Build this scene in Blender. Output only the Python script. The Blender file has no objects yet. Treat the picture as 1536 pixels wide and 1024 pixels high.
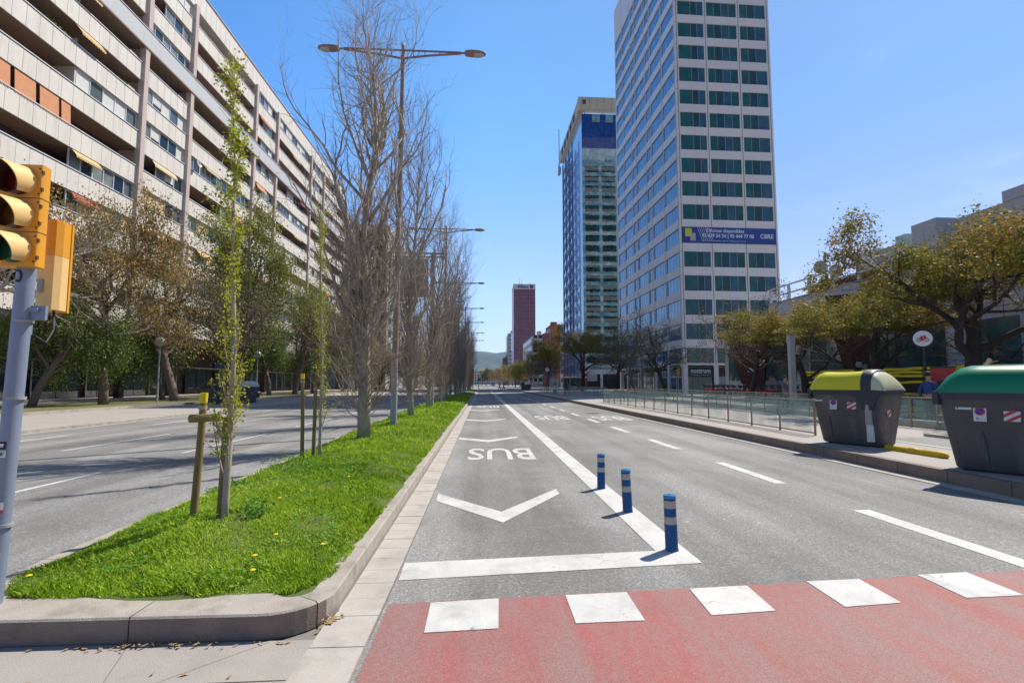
import bpy, bmesh, math, random
import numpy as np
from mathutils import Vector, Matrix, noise
C = bpy.context.scene
COL = C.collection
R = math.radians
PI = math.pi

# ------------------------------------------------------------------ materials
def nodes(m):
    m.use_nodes = True
    nt = m.node_tree
    return nt, nt.nodes['Principled BSDF']
def N(nt, t, **k):
    n = nt.nodes.new(t)
    for a, v in k.items():
        if hasattr(n, a): setattr(n, a, v)
        else: n.inputs[a.replace('_', ' ')].default_value = v
    return n
def coords(nt, scale=(1, 1, 1), kind='Object'):
    tc = N(nt, 'ShaderNodeTexCoord'); mp = N(nt, 'ShaderNodeMapping')
    mp.inputs['Scale'].default_value = scale
    nt.links.new(tc.outputs[kind], mp.inputs['Vector'])
    return mp.outputs['Vector']
def tex(nt, vec, scale, detail=4, rough=.6, dist=0):
    n = N(nt, 'ShaderNodeTexNoise')
    n.inputs['Scale'].default_value = scale; n.inputs['Detail'].default_value = detail
    n.inputs['Roughness'].default_value = rough; n.inputs['Distortion'].default_value = dist
    nt.links.new(vec, n.inputs['Vector']); return n.outputs['Fac']
def ramp(nt, fac, stops, interp='LINEAR'):
    r = N(nt, 'ShaderNodeValToRGB'); cr = r.color_ramp; cr.interpolation = interp
    while len(cr.elements) < len(stops): cr.elements.new(.5)
    for e, (p, c) in zip(cr.elements, stops):
        e.position = p; e.color = (*c, 1) if len(c) == 3 else c
    nt.links.new(fac, r.inputs['Fac']); return r.outputs['Color']
def mix(nt, fac, a, b, mode='MIX'):
    m = N(nt, 'ShaderNodeMix'); m.data_type = 'RGBA'; m.blend_type = mode
    for s, v in ((m.inputs['Factor'], fac), (m.inputs['A'], a), (m.inputs['B'], b)):
        if hasattr(v, 'links'): nt.links.new(v, s)
        elif isinstance(v, (int, float)): s.default_value = v
        else: s.default_value = (*v, 1)
    return m.outputs['Result']
def bump(nt, b, h, strength=.3, dist=.02):
    n = N(nt, 'ShaderNodeBump'); n.inputs['Strength'].default_value = strength; n.inputs['Distance'].default_value = dist
    nt.links.new(h, n.inputs['Height']); nt.links.new(n.outputs['Normal'], b.inputs['Normal'])
def g3(v): return (v, v, v)
def pm(name, col, rough=.7, var=.18, scale=3, fine=60, metal=0, bmp=.15, stretch=(1, 1, 1), ior=None, trans=0, dirt=None):
    """surface with broad and fine tone variation"""
    m = bpy.data.materials.new(name); nt, b = nodes(m)
    v = coords(nt, stretch)
    a = tex(nt, v, scale, 5); f = tex(nt, v, fine, 3)
    lo = tuple(c * (1 - var) for c in col); hi = tuple(min(1, c * (1 + var)) for c in col)
    c1 = ramp(nt, a, [(.3, lo), (.7, hi)])
    c2 = mix(nt, .35, c1, ramp(nt, f, [(.35, lo), (.65, hi)]))
    if dirt:
        dcol, amt, ds = dirt
        d = tex(nt, coords(nt, (ds[0], ds[1], ds[2])), 1, 6, .7)
        c2 = mix(nt, ramp(nt, d, [(.5, g3(0)), (.75, g3(amt))]), c2, dcol)
    nt.links.new(c2, b.inputs['Base Color'])
    b.inputs['Roughness'].default_value = rough; b.inputs['Metallic'].default_value = metal
    if ior: b.inputs['IOR'].default_value = ior
    if trans: b.inputs['Transmission Weight'].default_value = trans
    if bmp: bump(nt, b, f, bmp, .01)
    return m
def island_mat(name, stops, rough=.6, trans=.0, scale_noise=0, spec=.3):
    """each small face island (leaf, blade, pane) takes its own tone"""
    m = bpy.data.materials.new(name); nt, b = nodes(m)
    gi = N(nt, 'ShaderNodeNewGeometry')
    fac = gi.outputs['Random Per Island']
    if scale_noise:
        nz = tex(nt, coords(nt), scale_noise, 3)
        mm = N(nt, 'ShaderNodeMath', operation='MULTIPLY_ADD'); nt.links.new(nz, mm.inputs[0]); mm.inputs[1].default_value = 1.3
        sub = N(nt, 'ShaderNodeMath', operation='MULTIPLY_ADD'); nt.links.new(fac, sub.inputs[0]); sub.inputs[1].default_value = .55; sub.inputs[2].default_value = -.42
        nt.links.new(sub.outputs[0], mm.inputs[2]); fac = mm.outputs[0]
    c = ramp(nt, fac, stops)
    nt.links.new(c, b.inputs['Base Color']); b.inputs['Roughness'].default_value = rough
    b.inputs['Specular IOR Level'].default_value = spec
    if trans:
        t = N(nt, 'ShaderNodeBsdfTranslucent'); nt.links.new(c, t.inputs['Color'])
        mx = N(nt, 'ShaderNodeMixShader'); mx.inputs[0].default_value = trans
        nt.links.new(b.outputs[0], mx.inputs[1]); nt.links.new(t.outputs[0], mx.inputs[2])
        nt.links.new(mx.outputs[0], nt.nodes['Material Output'].inputs['Surface'])
    return m

def asphalt(name, base, worn=False):
    m = bpy.data.materials.new(name); nt, b = nodes(m)
    v = coords(nt)
    f = tex(nt, v, 85, 2, .8); f2 = tex(nt, v, 260, 1)
    big = tex(nt, v, .35, 5); st = tex(nt, coords(nt, (1.1, .05, 1)), 1.0, 4, .55)
    c = ramp(nt, f, [(.3, tuple(base * k for k in (.64, .61, .57))), (.5, tuple(base * k for k in (.98, .935, .89))), (.68, tuple(base * k for k in (1.42, 1.36, 1.28)))])
    vo = N(nt, 'ShaderNodeTexVoronoi'); vo.inputs['Scale'].default_value = 75; nt.links.new(v, vo.inputs['Vector'])
    sp = N(nt, 'ShaderNodeSeparateColor'); nt.links.new(vo.outputs['Color'], sp.inputs[0])
    c = mix(nt, .55, c, ramp(nt, sp.outputs[0], [(0, g3(base * .5)), (.5, g3(base)), (.85, g3(base * 1.2)), (1, tuple(base * k for k in (2.2, 2.1, 2.0)))]))
    c = mix(nt, 1, c, ramp(nt, big, [(.35, g3(.84)), (.65, g3(1.1))]), 'MULTIPLY')
    c = mix(nt, 1, c, ramp(nt, st, [(.36, (.70, .68, .65)), (.62, g3(1.09))]), 'MULTIPLY')
    cg = tex(nt, v, 38, 3, .75)
    c = mix(nt, 1, c, ramp(nt, cg, [(.32, g3(.78)), (.5, g3(1)), (.68, g3(1.16))]), 'MULTIPLY')
    pt = tex(nt, coords(nt, (.45, .22, 1)), 1.0, 1, .4)
    c = mix(nt, 1, c, ramp(nt, pt, [(.492, g3(1)), (.508, g3(.9))]), 'MULTIPLY')
    sx = N(nt, 'ShaderNodeSeparateXYZ'); nt.links.new(v, sx.inputs[0])
    dd = N(nt, 'ShaderNodeMath', operation='MULTIPLY_ADD'); nt.links.new(sx.outputs[0], dd.inputs[0]); dd.inputs[1].default_value = .2; dd.inputs[2].default_value = .35
    band = ramp(nt, dd.outputs[0], [(.40, g3(0)), (.49, g3(1)), (.53, g3(1)), (.62, g3(0))])
    bn = tex(nt, coords(nt, (.9, 1.5, 1)), 1.2, 5, .65)
    c = mix(nt, mix(nt, 1, band, ramp(nt, bn, [(.38, g3(0)), (.66, g3(.6))]), 'MULTIPLY'), c, tuple(base * k for k in (.5, .45, .4)))
    vc_ = N(nt, 'ShaderNodeTexVoronoi'); vc_.feature = 'DISTANCE_TO_EDGE'; vc_.inputs['Scale'].default_value = .45
    nzz = N(nt, 'ShaderNodeTexNoise'); nzz.inputs['Scale'].default_value = 1.5; nt.links.new(v, nzz.inputs['Vector'])
    nt.links.new(mix(nt, .3, v, nzz.outputs['Color']), vc_.inputs['Vector'])
    ck = mix(nt, 1, ramp(nt, vc_.outputs['Distance'], [(0, g3(.6)), (.004, g3(0))]), ramp(nt, tex(nt, v, .25, 2), [(.5, g3(0)), (.58, g3(1))]), 'MULTIPLY')
    c = mix(nt, ck, c, g3(base * .35))
    # oil drip stains down the lanes
    oi = tex(nt, coords(nt, (1.3, .35, 1)), 1.7, 5, .6)
    c = mix(nt, ramp(nt, oi, [(.58, g3(0)), (.72, g3(.45))]), c, tuple(base * k for k in (.55, .5, .46)))
    nt.links.new(c, b.inputs['Base Color']); b.inputs['Roughness'].default_value = .85
    bump(nt, b, f, .55, .006)
    return m

def paint(name, col, under, wear=.52, crack=True, fade=None):
    """road paint worn through to the asphalt"""
    m = bpy.data.materials.new(name); nt, b = nodes(m)
    v = coords(nt)
    f = tex(nt, v, 110, 2, .8); w = tex(nt, v, 9, 8, .72); w2 = tex(nt, v, 1.3, 5, .6)
    c = mix(nt, 1, col, ramp(nt, w2, [(.3, g3(.86)), (.7, g3(1.04))]), 'MULTIPLY')
    c = mix(nt, 1, c, ramp(nt, f, [(.3, g3(.82)), (.6, g3(1.03))]), 'MULTIPLY')
    uc = ramp(nt, f, [(.3, tuple(x * .6 for x in under)), (.7, tuple(x * 1.35 for x in under))])
    # speckle where aggregate shows
    c = mix(nt, ramp(nt, f, [(wear + .1, g3(0)), (wear + .22, g3(.55))]), c, uc)
    c = mix(nt, ramp(nt, w, [(wear + .1, g3(0)), (wear + (.16 if not fade else .34), g3(.75 if not fade else .6))]), c, uc)
    if fade:
        st = tex(nt, coords(nt, (2.0, .22, 1)), 1.1, 7, .66, .4)
        c = mix(nt, ramp(nt, st, [(.40, g3(.12)), (.60, g3(fade))]), c, uc)
        sp = tex(nt, v, 7, 6, .8)
        c = mix(nt, ramp(nt, sp, [(.6, g3(0)), (.72, g3(.5))]), c, tuple(x * .75 for x in under))
    if not fade:
        gr = tex(nt, coords(nt, (1, .7, 1)), 2.6, 7, .7, .3)
        c = mix(nt, ramp(nt, gr, [(.48, g3(0)), (.7, g3(.5))]), c, tuple(x * 1.5 for x in under))
    if crack:
        vo = N(nt, 'ShaderNodeTexVoronoi'); vo.feature = 'DISTANCE_TO_EDGE'; vo.inputs['Scale'].default_value = 2.1
        nz = N(nt, 'ShaderNodeTexNoise'); nz.inputs['Scale'].default_value = 4; nt.links.new(v, nz.inputs['Vector'])
        vm = mix(nt, .16, v, nz.outputs['Color']); nt.links.new(vm, vo.inputs['Vector'])
        msk = tex(nt, v, .9, 2)
        k = mix(nt, 1, ramp(nt, vo.outputs['Distance'], [(.0, g3(.85)), (.007, g3(0))]), ramp(nt, msk, [(.52, g3(0)), (.6, g3(1))]), 'MULTIPLY')
        c = mix(nt, k, c, tuple(x * .5 for x in under))
    nt.links.new(c, b.inputs['Base Color']); b.inputs['Roughness'].default_value = .75
    bump(nt, b, f, .4, .005)
    return m

def glassy(name, stops, ior=2.2, rough=.03, wob=0.):
    m = bpy.data.materials.new(name); nt, b = nodes(m)
    gi = N(nt, 'ShaderNodeNewGeometry')
    c = ramp(nt, gi.outputs['Random Per Island'], stops)
    n2 = tex(nt, coords(nt, (1, 1, 1)), .9, 3)
    c = mix(nt, 1, c, ramp(nt, n2, [(.35, g3(.7)), (.65, g3(1.2))]), 'MULTIPLY')
    nt.links.new(c, b.inputs['Base Color']); b.inputs['Roughness'].default_value = rough
    b.inputs['IOR'].default_value = ior
    if wob: bump(nt, b, tex(nt, coords(nt), .6, 2), wob, .3)
    return m

M = {}
AS = (.2, .192, .185)
M['asphalt'] = asphalt('asphalt', .275)
M['asphalt_bus'] = asphalt('asphalt_bus', .145)
M['white'] = paint('white_road_paint', (.66, .65, .625), AS, .52)
M['red_paint'] = paint('red_road_paint', (.40, .092, .08), (.27, .185, .17), .42, False, .74)
M['gutter'] = pm('gutter_concrete', (.46, .42, .38), .85, .16, 3, 90, dirt=((.2, .17, .14), .5, (2, 2, 2)))
M['kerb'] = pm('kerb_granite', (.40, .355, .31), .85, .2, 4, 120, bmp=.5, dirt=((.16, .12, .09), .6, (3, 3, 3)))
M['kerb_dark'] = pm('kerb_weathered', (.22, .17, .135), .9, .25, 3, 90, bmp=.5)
M['kerb_face'] = pm('kerb_shaded_stained_face', (.25, .19, .155), .9, .25, 3, 110, bmp=.6, dirt=((.12, .085, .06), .7, (2, 2, 7)))  # front kerb face: its shade is put into this darker colour, with splash dirt
M['slab'] = pm('paving_slab', (.37, .34, .31), .85, .14, 1.2, 130, bmp=.4, dirt=((.25, .21, .18), .45, (.8, .8, .8)))
M['slab_r'] = pm('paving_pale', (.38, .345, .315), .85, .12, .8, 60, bmp=.2, dirt=((.28, .24, .2), .4, (.5, .5, .5)))
M['ground'] = pm('far_ground', (.24, .22, .2), .9, .2, .05, 2)
M['soil'] = pm('soil', (.17, .135, .08), .95, .3, 6, 40, bmp=.6)
M['lawn'] = pm('lawn', (.085, .12, .02), .95, .35, 3, 60, bmp=.8, dirt=((.20, .17, .07), .5, (1.2, 1.2, 1.2)))
M['lawn_dry'] = pm('lawn_dry', (.14, .145, .05), .95, .35, .8, 30, bmp=.8, dirt=((.30, .23, .14), .9, (.35, .35, .35)))
M['grass'] = island_mat('grass_blades', [(0, (.08, .17, .012)), (.3, (.22, .39, .02)), (.55, (.37, .56, .03)), (.82, (.56, .70, .07)), (1, (.66, .60, .24))], .55, .35, .55)
M['straw'] = island_mat('straw', [(0, (.20, .15, .06)), (.5, (.38, .30, .13)), (1, (.52, .44, .2))], .8, .2)
M['clover'] = island_mat('clover_leaves', [(0, (.07, .19, .015)), (.6, (.14, .32, .03)), (1, (.30, .46, .14))], .5, .3, .8)
M['dandelion'] = pm('dandelion', (.8, .55, .01), .7)
M['bark_pale'] = pm('bark_pale', (.40, .345, .29), .85, .35, 3, 30, bmp=.6, stretch=(4, 4, 1), dirt=((.08, .055, .035), .9, (4, 4, 1.6)))
M['twig'] = pm('twig', (.34, .265, .20), .8, .3, 1.5, 30, bmp=0)
M['bark_dark'] = pm('bark_dark', (.04, .028, .022), .9, .3, 3, 30, bmp=.6, stretch=(3, 3, .8))
M['bark_grey'] = pm('bark_grey', (.17, .13, .11), .9, .3, 3, 30, bmp=.6, stretch=(3, 3, .8))
M['bark_light'] = pm('bark_light', (.46, .40, .36), .85, .25, 2, 30, bmp=.4, stretch=(3, 3, .8))
M['twig_dark'] = pm('twig_dark', (.12, .085, .07), .85, .3, 1.5, 30, bmp=0)
M['leaf_spring'] = island_mat('leaf_spring', [(0, (.20, .26, .01)), (.5, (.38, .42, .02)), (1, (.60, .56, .06))], .5, .45)
M['leaf_green'] = island_mat('leaf_green', [(.1, (.05, .09, .022)), (.45, (.12, .18, .035)), (.75, (.22, .29, .06)), (1, (.34, .36, .10))], .55, .3, .45)
M['leaf_olive'] = island_mat('leaf_olive', [(.05, (.09, .12, .025)), (.4, (.20, .24, .04)), (.7, (.33, .33, .06)), (1, (.42, .30, .09))], .6, .3, .4)
M['leaf_yellow'] = island_mat('leaf_yellow', [(.05, (.08, .11, .018)), (.35, (.17, .19, .028)), (.55, (.30, .25, .035)), (.75, (.40, .23, .06)), (1, (.36, .18, .08))], .6, .4, .35)
M['leaf_brown'] = island_mat('leaf_brown', [(.05, (.14, .13, .05)), (.4, (.30, .23, .08)), (.7, (.46, .27, .08)), (1, (.52, .36, .14))], .65, .3, .4)
M['leaf_pod'] = island_mat('leaf_pod', [(0, (.09, .08, .04)), (.5, (.20, .17, .09)), (.8, (.2, .22, .07)), (1, (.36, .27, .2))], .7, .2)
M['stake'] = pm('stake_wood', (.24, .17, .065), .85, .3, 4, 40, bmp=.5, stretch=(5, 5, .6), dirt=((.09, .08, .03), .6, (9, 9, 1)))
M['yellow_cap'] = pm('yellow_paint', (.75, .55, .0), .5, .1)
M['strap'] = pm('strap', (.4, .33, .22), .8)
M['lamp_rust'] = pm('lamp_rust', (.27, .17, .14), .55, .2, 1, 20, bmp=0, dirt=((.25, .2, .18), .5, (2, 2, .3)))
M['pole_grey'] = pm('pole_grey', (.32, .32, .33), .5, .15, 1.5, 30, bmp=0, stretch=(2, 2, .5))
M['tl_pole'] = pm('signal_pole', (.21, .25, .34), .42, .12, 2, 40, bmp=.05, dirt=((.3, .3, .33), .4, (3, 3, 1)))
M['tl_yellow'] = pm('signal_yellow', (.74, .33, .015), .42, .07, 2, 50, bmp=.05, dirt=((.5, .3, .1), .35, (6, 6, 2)))
M['tl_sun'] = pm('signal_yellow_pale', (.78, .52, .2), .5, .06, 2, 50, bmp=.05, dirt=((.55, .4, .2), .4, (9, 9, 5)))
M['tl_seam'] = pm('signal_seam', (.09, .04, .02), .8)
M['black'] = pm('black_plastic', (.018, .018, .02), .5, .2)
M['dark'] = pm('dark_interior', (.022, .018, .016), .8, .3)
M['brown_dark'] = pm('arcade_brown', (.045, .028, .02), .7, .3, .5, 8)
M['lens_red'] = pm('lens_red', (.10, .01, .008), .2, bmp=0)
M['lens_amber'] = pm('lens_amber', (.12, .06, .01), .2, bmp=0)
M['lens_green'] = pm('lens_green', (.01, .07, .04), .2, bmp=0)
M['sticker'] = pm('sticker_white', (.7, .7, .68), .6, .1)
M['ink'] = pm('ink_black', (.02, .02, .025), .6)
M['ink_grey'] = pm('ink_grey', (.1, .11, .14), .6)
M['bollard'] = pm('bollard_blue', (.003, .075, .22), .45, .2, 6, 60, bmp=.1, dirt=((.0, .02, .07), .7, (10, 10, 3)))
M['bollard_top'] = pm('bollard_top', (.02, .20, .48), .4, .1)
M['reflect'] = pm('reflective_band', (.42, .38, .34), .45, .2, 12, 60, dirt=((.12, .1, .09), .6, (15, 15, 9)))
M['concrete'] = pm('facade_concrete', (.70, .655, .60), .8, .1, .5, 12, bmp=.1, stretch=(1, 1, .35), dirt=((.42, .37, .32), .45, (1.6, 1.6, .18)))
M['pier'] = pm('facade_pier', (.54, .44, .40), .8, .08, .5, 12, bmp=.1, dirt=((.36, .28, .25), .4, (.8, .8, .1)))
M['band'] = pm('facade_band', (.52, .53, .56), .75, .06, .3, 10, bmp=.05, dirt=((.42, .40, .38), .35, (.4, .4, .4)))
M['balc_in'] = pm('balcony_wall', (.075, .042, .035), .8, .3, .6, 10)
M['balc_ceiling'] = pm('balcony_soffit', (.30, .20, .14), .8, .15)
M['alu'] = pm('white_aluminium', (.66, .66, .68), .4, .08)
M['shutter'] = pm('roller_shutter', (.62, .62, .58), .6, .08, 3, 30)
M['shutter_y'] = pm('roller_shutter_cream', (.62, .48, .28), .6, .1, 3, 30)
M['awning_o'] = pm('awning_orange', (.60, .26, .12), .8, .1, 2, 60)
M['awning_b'] = pm('awning_tan', (.62, .42, .2), .8, .1, 2, 60)
M['awning_r'] = pm('awning_red', (.34, .08, .05), .8, .1)
M['hwin'] = glassy('house_glass', [(0, (.008, .015, .025)), (.5, (.02, .05, .07)), (.8, (.10, .14, .15)), (1, (.25, .27, .26))], 1.7)
M['joint'] = pm('panel_joint', (.20, .17, .15), .9)
M['joint_d'] = pm('joint_dark', (.07, .055, .055), .8)
M['tower'] = pm('tower_cladding', (.70, .66, .64), .55, .05, .15, 3, bmp=.02, dirt=((.58, .53, .51), .3, (.25, .25, .05)))
M['tglass'] = glassy('tower_glass', [(0, (.003, .018, .045)), (.3, (.004, .05, .065)), (.55, (.004, .085, .085)), (.78, (.010, .17, .165)), (.9, (.004, .03, .10)), (1, (.06, .26, .27))], 1.6, .02, .02)
M['tglass_w'] = glassy('tower_glass_west', [(0, (.015, .11, .30)), (.5, (.025, .15, .36)), (1, (.04, .19, .42))], 2.3, .03, .03)
M['mull'] = pm('mullion', (.24, .27, .30), .5, .1)
M['bglass'] = glassy('blue_tower_glass', [(0, (.002, .045, .24)), (1, (.004, .06, .30))], 1.45, .03, .02)
M['bglass2'] = glassy('blue_tower_pale_glass', [(0, (.16, .33, .38)), (.5, (.24, .43, .47)), (1, (.34, .52, .55))], 1.9, .03, .05)
M['bglass3'] = glassy('blue_tower_dark_glass', [(0, (.006, .012, .02)), (.5, (.008, .05, .055)), (.75, (.01, .09, .085)), (1, (.02, .02, .035))], 1.9, .03, .02)
M['bside'] = glassy('blue_tower_side', [(0, (.26, .42, .68)), (1, (.32, .48, .74))], 1.8, .1)
M['lattice'] = pm('lattice_steel', (.09, .14, .26), .5)
M['cream'] = pm('cream_beam', (.55, .47, .35), .7, .1, .3, 5)
M['rglass'] = glassy('red_tower_glass', [(0, (.13, .015, .036)), (.5, (.17, .02, .045)), (1, (.22, .03, .058))], 1.6, .06, .02)
M['redbrick'] = pm('red_brick', (.27, .09, .055), .85, .12, .2, 3)
M['pale'] = pm('pale_render', (.55, .49, .44), .8, .12, .2, 3)
M['pale2'] = pm('pale_grey_render', (.42, .40, .39), .8, .12, .2, 3)
M['lowwall'] = pm('low_building_panel', (.50, .47, .475), .7, .06, .3, 4)
M['rust'] = pm('rusty_column', (.085, .022, .016), .75, .3, 1.5, 20, dirt=((.16, .07, .05), .5, (1, 1, .5)))
M['teal_glass'] = glassy('low_building_glass', [(0, (.03, .10, .11)), (1, (.07, .16, .17))], 1.8)
M['bin'] = pm('bin_grey', (.085, .078, .073), .62, .16, 2.5, 60, bmp=.15, dirt=((.19, .165, .145), .85, (3.5, 3.5, .8)))
M['bin_rim'] = pm('bin_rim', (.035, .037, .048), .5, .15)
M['lid_y'] = pm('lid_yellow', (.66, .60, .015), .38, .05, 1, 40, bmp=.03)
M['lid_g'] = pm('lid_green', (.0, .20, .085), .32, .08, 1, 40, bmp=.03)
M['lid_c'] = pm('lid_cream', (.62, .60, .38), .4, .05)
M['lid_w'] = pm('lid_pale', (.62, .62, .6), .5, .05)
M['sred'] = pm('sign_red', (.55, .03, .03), .45, .1)
M['sblue'] = pm('sign_blue', (.04, .04, .32), .45, .1)
M['rubber_y'] = pm('rubber_yellow', (.58, .40, .01), .6, .15, 8, 60, bmp=.3, dirt=((.2, .14, .03), .7, (14, 14, 14)))
M['rail'] = pm('rail_steel', (.30, .23, .16), .45, .2, 3, 30, metal=.3, bmp=.05)
M['bike_red'] = pm('bike_red', (.42, .012, .012), .45, .1)
M['tyre'] = pm('tyre', (.02, .02, .02), .8)
M['totem'] = pm('totem_red', (.38, .012, .012), .45, .1)
M['ystripe'] = pm('edge_yellow', (.85, .68, .02), .6, .15, 2, 20)
M['bstripe'] = pm('panel_black', (.022, .018, .015), .7, .3)
M['banner'] = pm('banner_blue', (.015, .05, .24), .5, .25, .3, 8)
M['lettering'] = pm('lettering_white', (.62, .66, .74), .6, .05)
M['lime'] = pm('lime_yellow', (.55, .58, .03), .6)
M['skin'] = pm('skin', (.42, .24, .16), .6, .1)
M['hair'] = pm('hair', (.03, .02, .015), .7)
M['cloth_dark'] = pm('cloth_dark', (.02, .022, .03), .9)
M['cloth_blue'] = pm('cloth_blue', (.03, .06, .20), .9)
M['cloth_tan'] = pm('cloth_tan', (.30, .22, .15), .9)
M['cloth_grey'] = pm('cloth_grey', (.16, .16, .17), .9)
M['car_white'] = pm('car_paint_white', (.7, .7, .7), .3, .03)
M['car_dark'] = pm('car_paint_dark', (.05, .05, .06), .3, .03)
M['globe'] = pm('globe_plastic', (.42, .40, .38), .3, .15)
M['amber'] = pm('signal_amber_far', (.70, .30, .02), .5)
M['leaves_dry'] = pm('dead_leaf', (.34, .22, .11), .9, .3, 30)
M['litter'] = pm('paper_bit', (.75, .72, .66), .9)
M['hill'] = pm('hill_woods', (.022, .036, .022), .95, .5, .004, .03, bmp=0, dirt=((.22, .2, .17), .8, (.004, .004, .004)))
m = bpy.data.materials.new('railing_glass'); nt, b = nodes(m)
b.inputs['Base Color'].default_value = (.30, .46, .44, 1); b.inputs['Roughness'].default_value = .06
b.inputs['Alpha'].default_value = .42; M['rail_glass'] = m
m.use_nodes = True
al = tex(nt, coords(nt), 1.4, 4); nt.links.new(ramp(nt, al, [(.3, g3(.12)), (.7, g3(.34))]), b.inputs['Alpha'])

# ------------------------------------------------------------------ geometry
class MB:
    def __init__(s): s.v = []; s.f = []; s.m = []; s.mats = []
    def mi(s, mat):
        if mat not in s.mats: s.mats.append(mat)
        return s.mats.index(mat)
    def poly(s, pts, mat):
        n = len(s.v); s.v += [tuple(p) for p in pts]; s.f.append(tuple(range(n, n + len(pts)))); s.m.append(s.mi(mat))
    def box(s, x0, x1, y0, y1, z0, z1, mat, T=None):
        n = len(s.v)
        P = [(x0, y0, z0), (x1, y0, z0), (x1, y1, z0), (x0, y1, z0), (x0, y0, z1), (x1, y0, z1), (x1, y1, z1), (x0, y1, z1)]
        if T: P = [tuple(T @ Vector(p)) for p in P]
        s.v += P; k = s.mi(mat)
        for f in ((0, 3, 2, 1), (4, 5, 6, 7), (0, 1, 5, 4), (1, 2, 6, 5), (2, 3, 7, 6), (3, 0, 4, 7)):
            s.f.append(tuple(n + i for i in f)); s.m.append(k)
    def prism(s, pts, z0, z1, mat, T=None):
        a = [(p[0], p[1], z0) for p in pts]; b = [(p[0], p[1], z1) for p in pts]
        s.loft([a, b], mat, True, True, T)
    def loft(s, rings, mat, cap0=True, cap1=True, T=None, closed=True):
        n = len(s.v); k = len(rings[0]); mi = s.mi(mat)
        for r in rings: s.v += [tuple(T @ Vector(p)) if T else tuple(p) for p in r]
        for i in range(len(rings) - 1):
            for j in range(k if closed else k - 1):
                a = n + i * k + j; b = n + i * k + (j + 1) % k
                s.f.append((a, b, b + k, a + k)); s.m.append(mi)
        if cap0: s.f.append(tuple(n + j for j in reversed(range(k)))); s.m.append(mi)
        if cap1: s.f.append(tuple(n + (len(rings) - 1) * k + j for j in range(k))); s.m.append(mi)
    def tube(s, pts, rad, mat, k=8, caps=True, T=None):
        rings = []; L = len(pts)
        if isinstance(rad, (int, float)): rad = [rad] * L
        P = [Vector(p) for p in pts]; pn = None
        for i in range(L):
            d = (P[min(i + 1, L - 1)] - P[max(i - 1, 0)])
            d = d.normalized() if d.length > 1e-9 else Vector((0, 0, 1))
            if pn is None:
                a = Vector((1, 0, 0)) if abs(d.x) < .8 else Vector((0, 1, 0)); u = d.cross(a).normalized()
            else:
                u = (pn - d * pn.dot(d)); u = u.normalized() if u.length > 1e-6 else d.orthogonal().normalized()
            pn = u; w = d.cross(u); r = rad[i]
            rings.append([P[i] + u * (r * math.cos(t * 2 * PI / k)) + w * (r * math.sin(t * 2 * PI / k)) for t in range(k)])
        s.loft(rings, mat, caps, caps, T)
    def cyl(s, x, y, z0, z1, r, mat, k=16, r1=None, T=None):
        r1 = r if r1 is None else r1
        s.loft([[(x + a * math.cos(t * 2 * PI / k), y + a * math.sin(t * 2 * PI / k), z) for t in range(k)] for a, z in ((r, z0), (r1, z1))], mat, T=T)
    def lathe(s, prof, mat, k=16, T=None):
        s.loft([[(r * math.cos(t * 2 * PI / k), r * math.sin(t * 2 * PI / k), z) for t in range(k)] for r, z in prof], mat, True, True, T)
    def build(s, name, parent=None, smooth=False, **kw):
        me = bpy.data.meshes.new(name); me.from_pydata(s.v, [], s.f)
        for mt in s.mats: me.materials.append(M[mt] if isinstance(mt, str) else mt)
        me.polygons.foreach_set('material_index', s.m)
        if smooth: me.polygons.foreach_set('use_smooth', [True] * len(s.f))
        me.update()
        if smooth == 'auto': me.set_sharp_from_angle(angle=R(35))
        o = bpy.data.objects.new(name, me); COL.objects.link(o)
        if parent: o.parent = parent
        tag(o, **kw); return o
def tag(o, label=None, cat=None, group=None, kind=None):
    if label: o['label'] = label
    if cat: o['category'] = cat
    if group: o['group'] = group
    if kind: o['kind'] = kind
    return o
def empty(name, loc=(0, 0, 0), rz=0, **kw):
    o = bpy.data.objects.new(name, None); COL.objects.link(o); o.location = loc; o.rotation_euler = (0, 0, rz)
    o.empty_display_size = .3
    return tag(o, **kw)
def dup(o, parent=None, top=True, **kw):
    c = o.copy(); COL.objects.link(c)
    if not top: c.parent = parent
    for ch in o.children: dup(ch, c, False)
    if top:
        for k, v in kw.items():
            if k in ('label', 'group'): c[k] = v
    return c
def quads(name, P, mat, parent=None, mats=None, **kw):
    """fast mesh of separate quads / tris; P is (n,k,3)"""
    P = np.asarray(P, dtype=np.float32); n, k, _ = P.shape
    me = bpy.data.meshes.new(name)
    me.vertices.add(n * k); me.vertices.foreach_set('co', P.reshape(-1))
    me.loops.add(n * k); me.loops.foreach_set('vertex_index', np.arange(n * k, dtype=np.int32))
    me.polygons.add(n); me.polygons.foreach_set('loop_start', np.arange(0, n * k, k, dtype=np.int32))
    me.polygons.foreach_set('loop_total', np.full(n, k, dtype=np.int32))
    me.materials.append(M[mat]); me.update(); me.validate()
    o = bpy.data.objects.new(name, me); COL.objects.link(o)
    if parent: o.parent = parent
    return tag(o, **kw)
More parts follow.
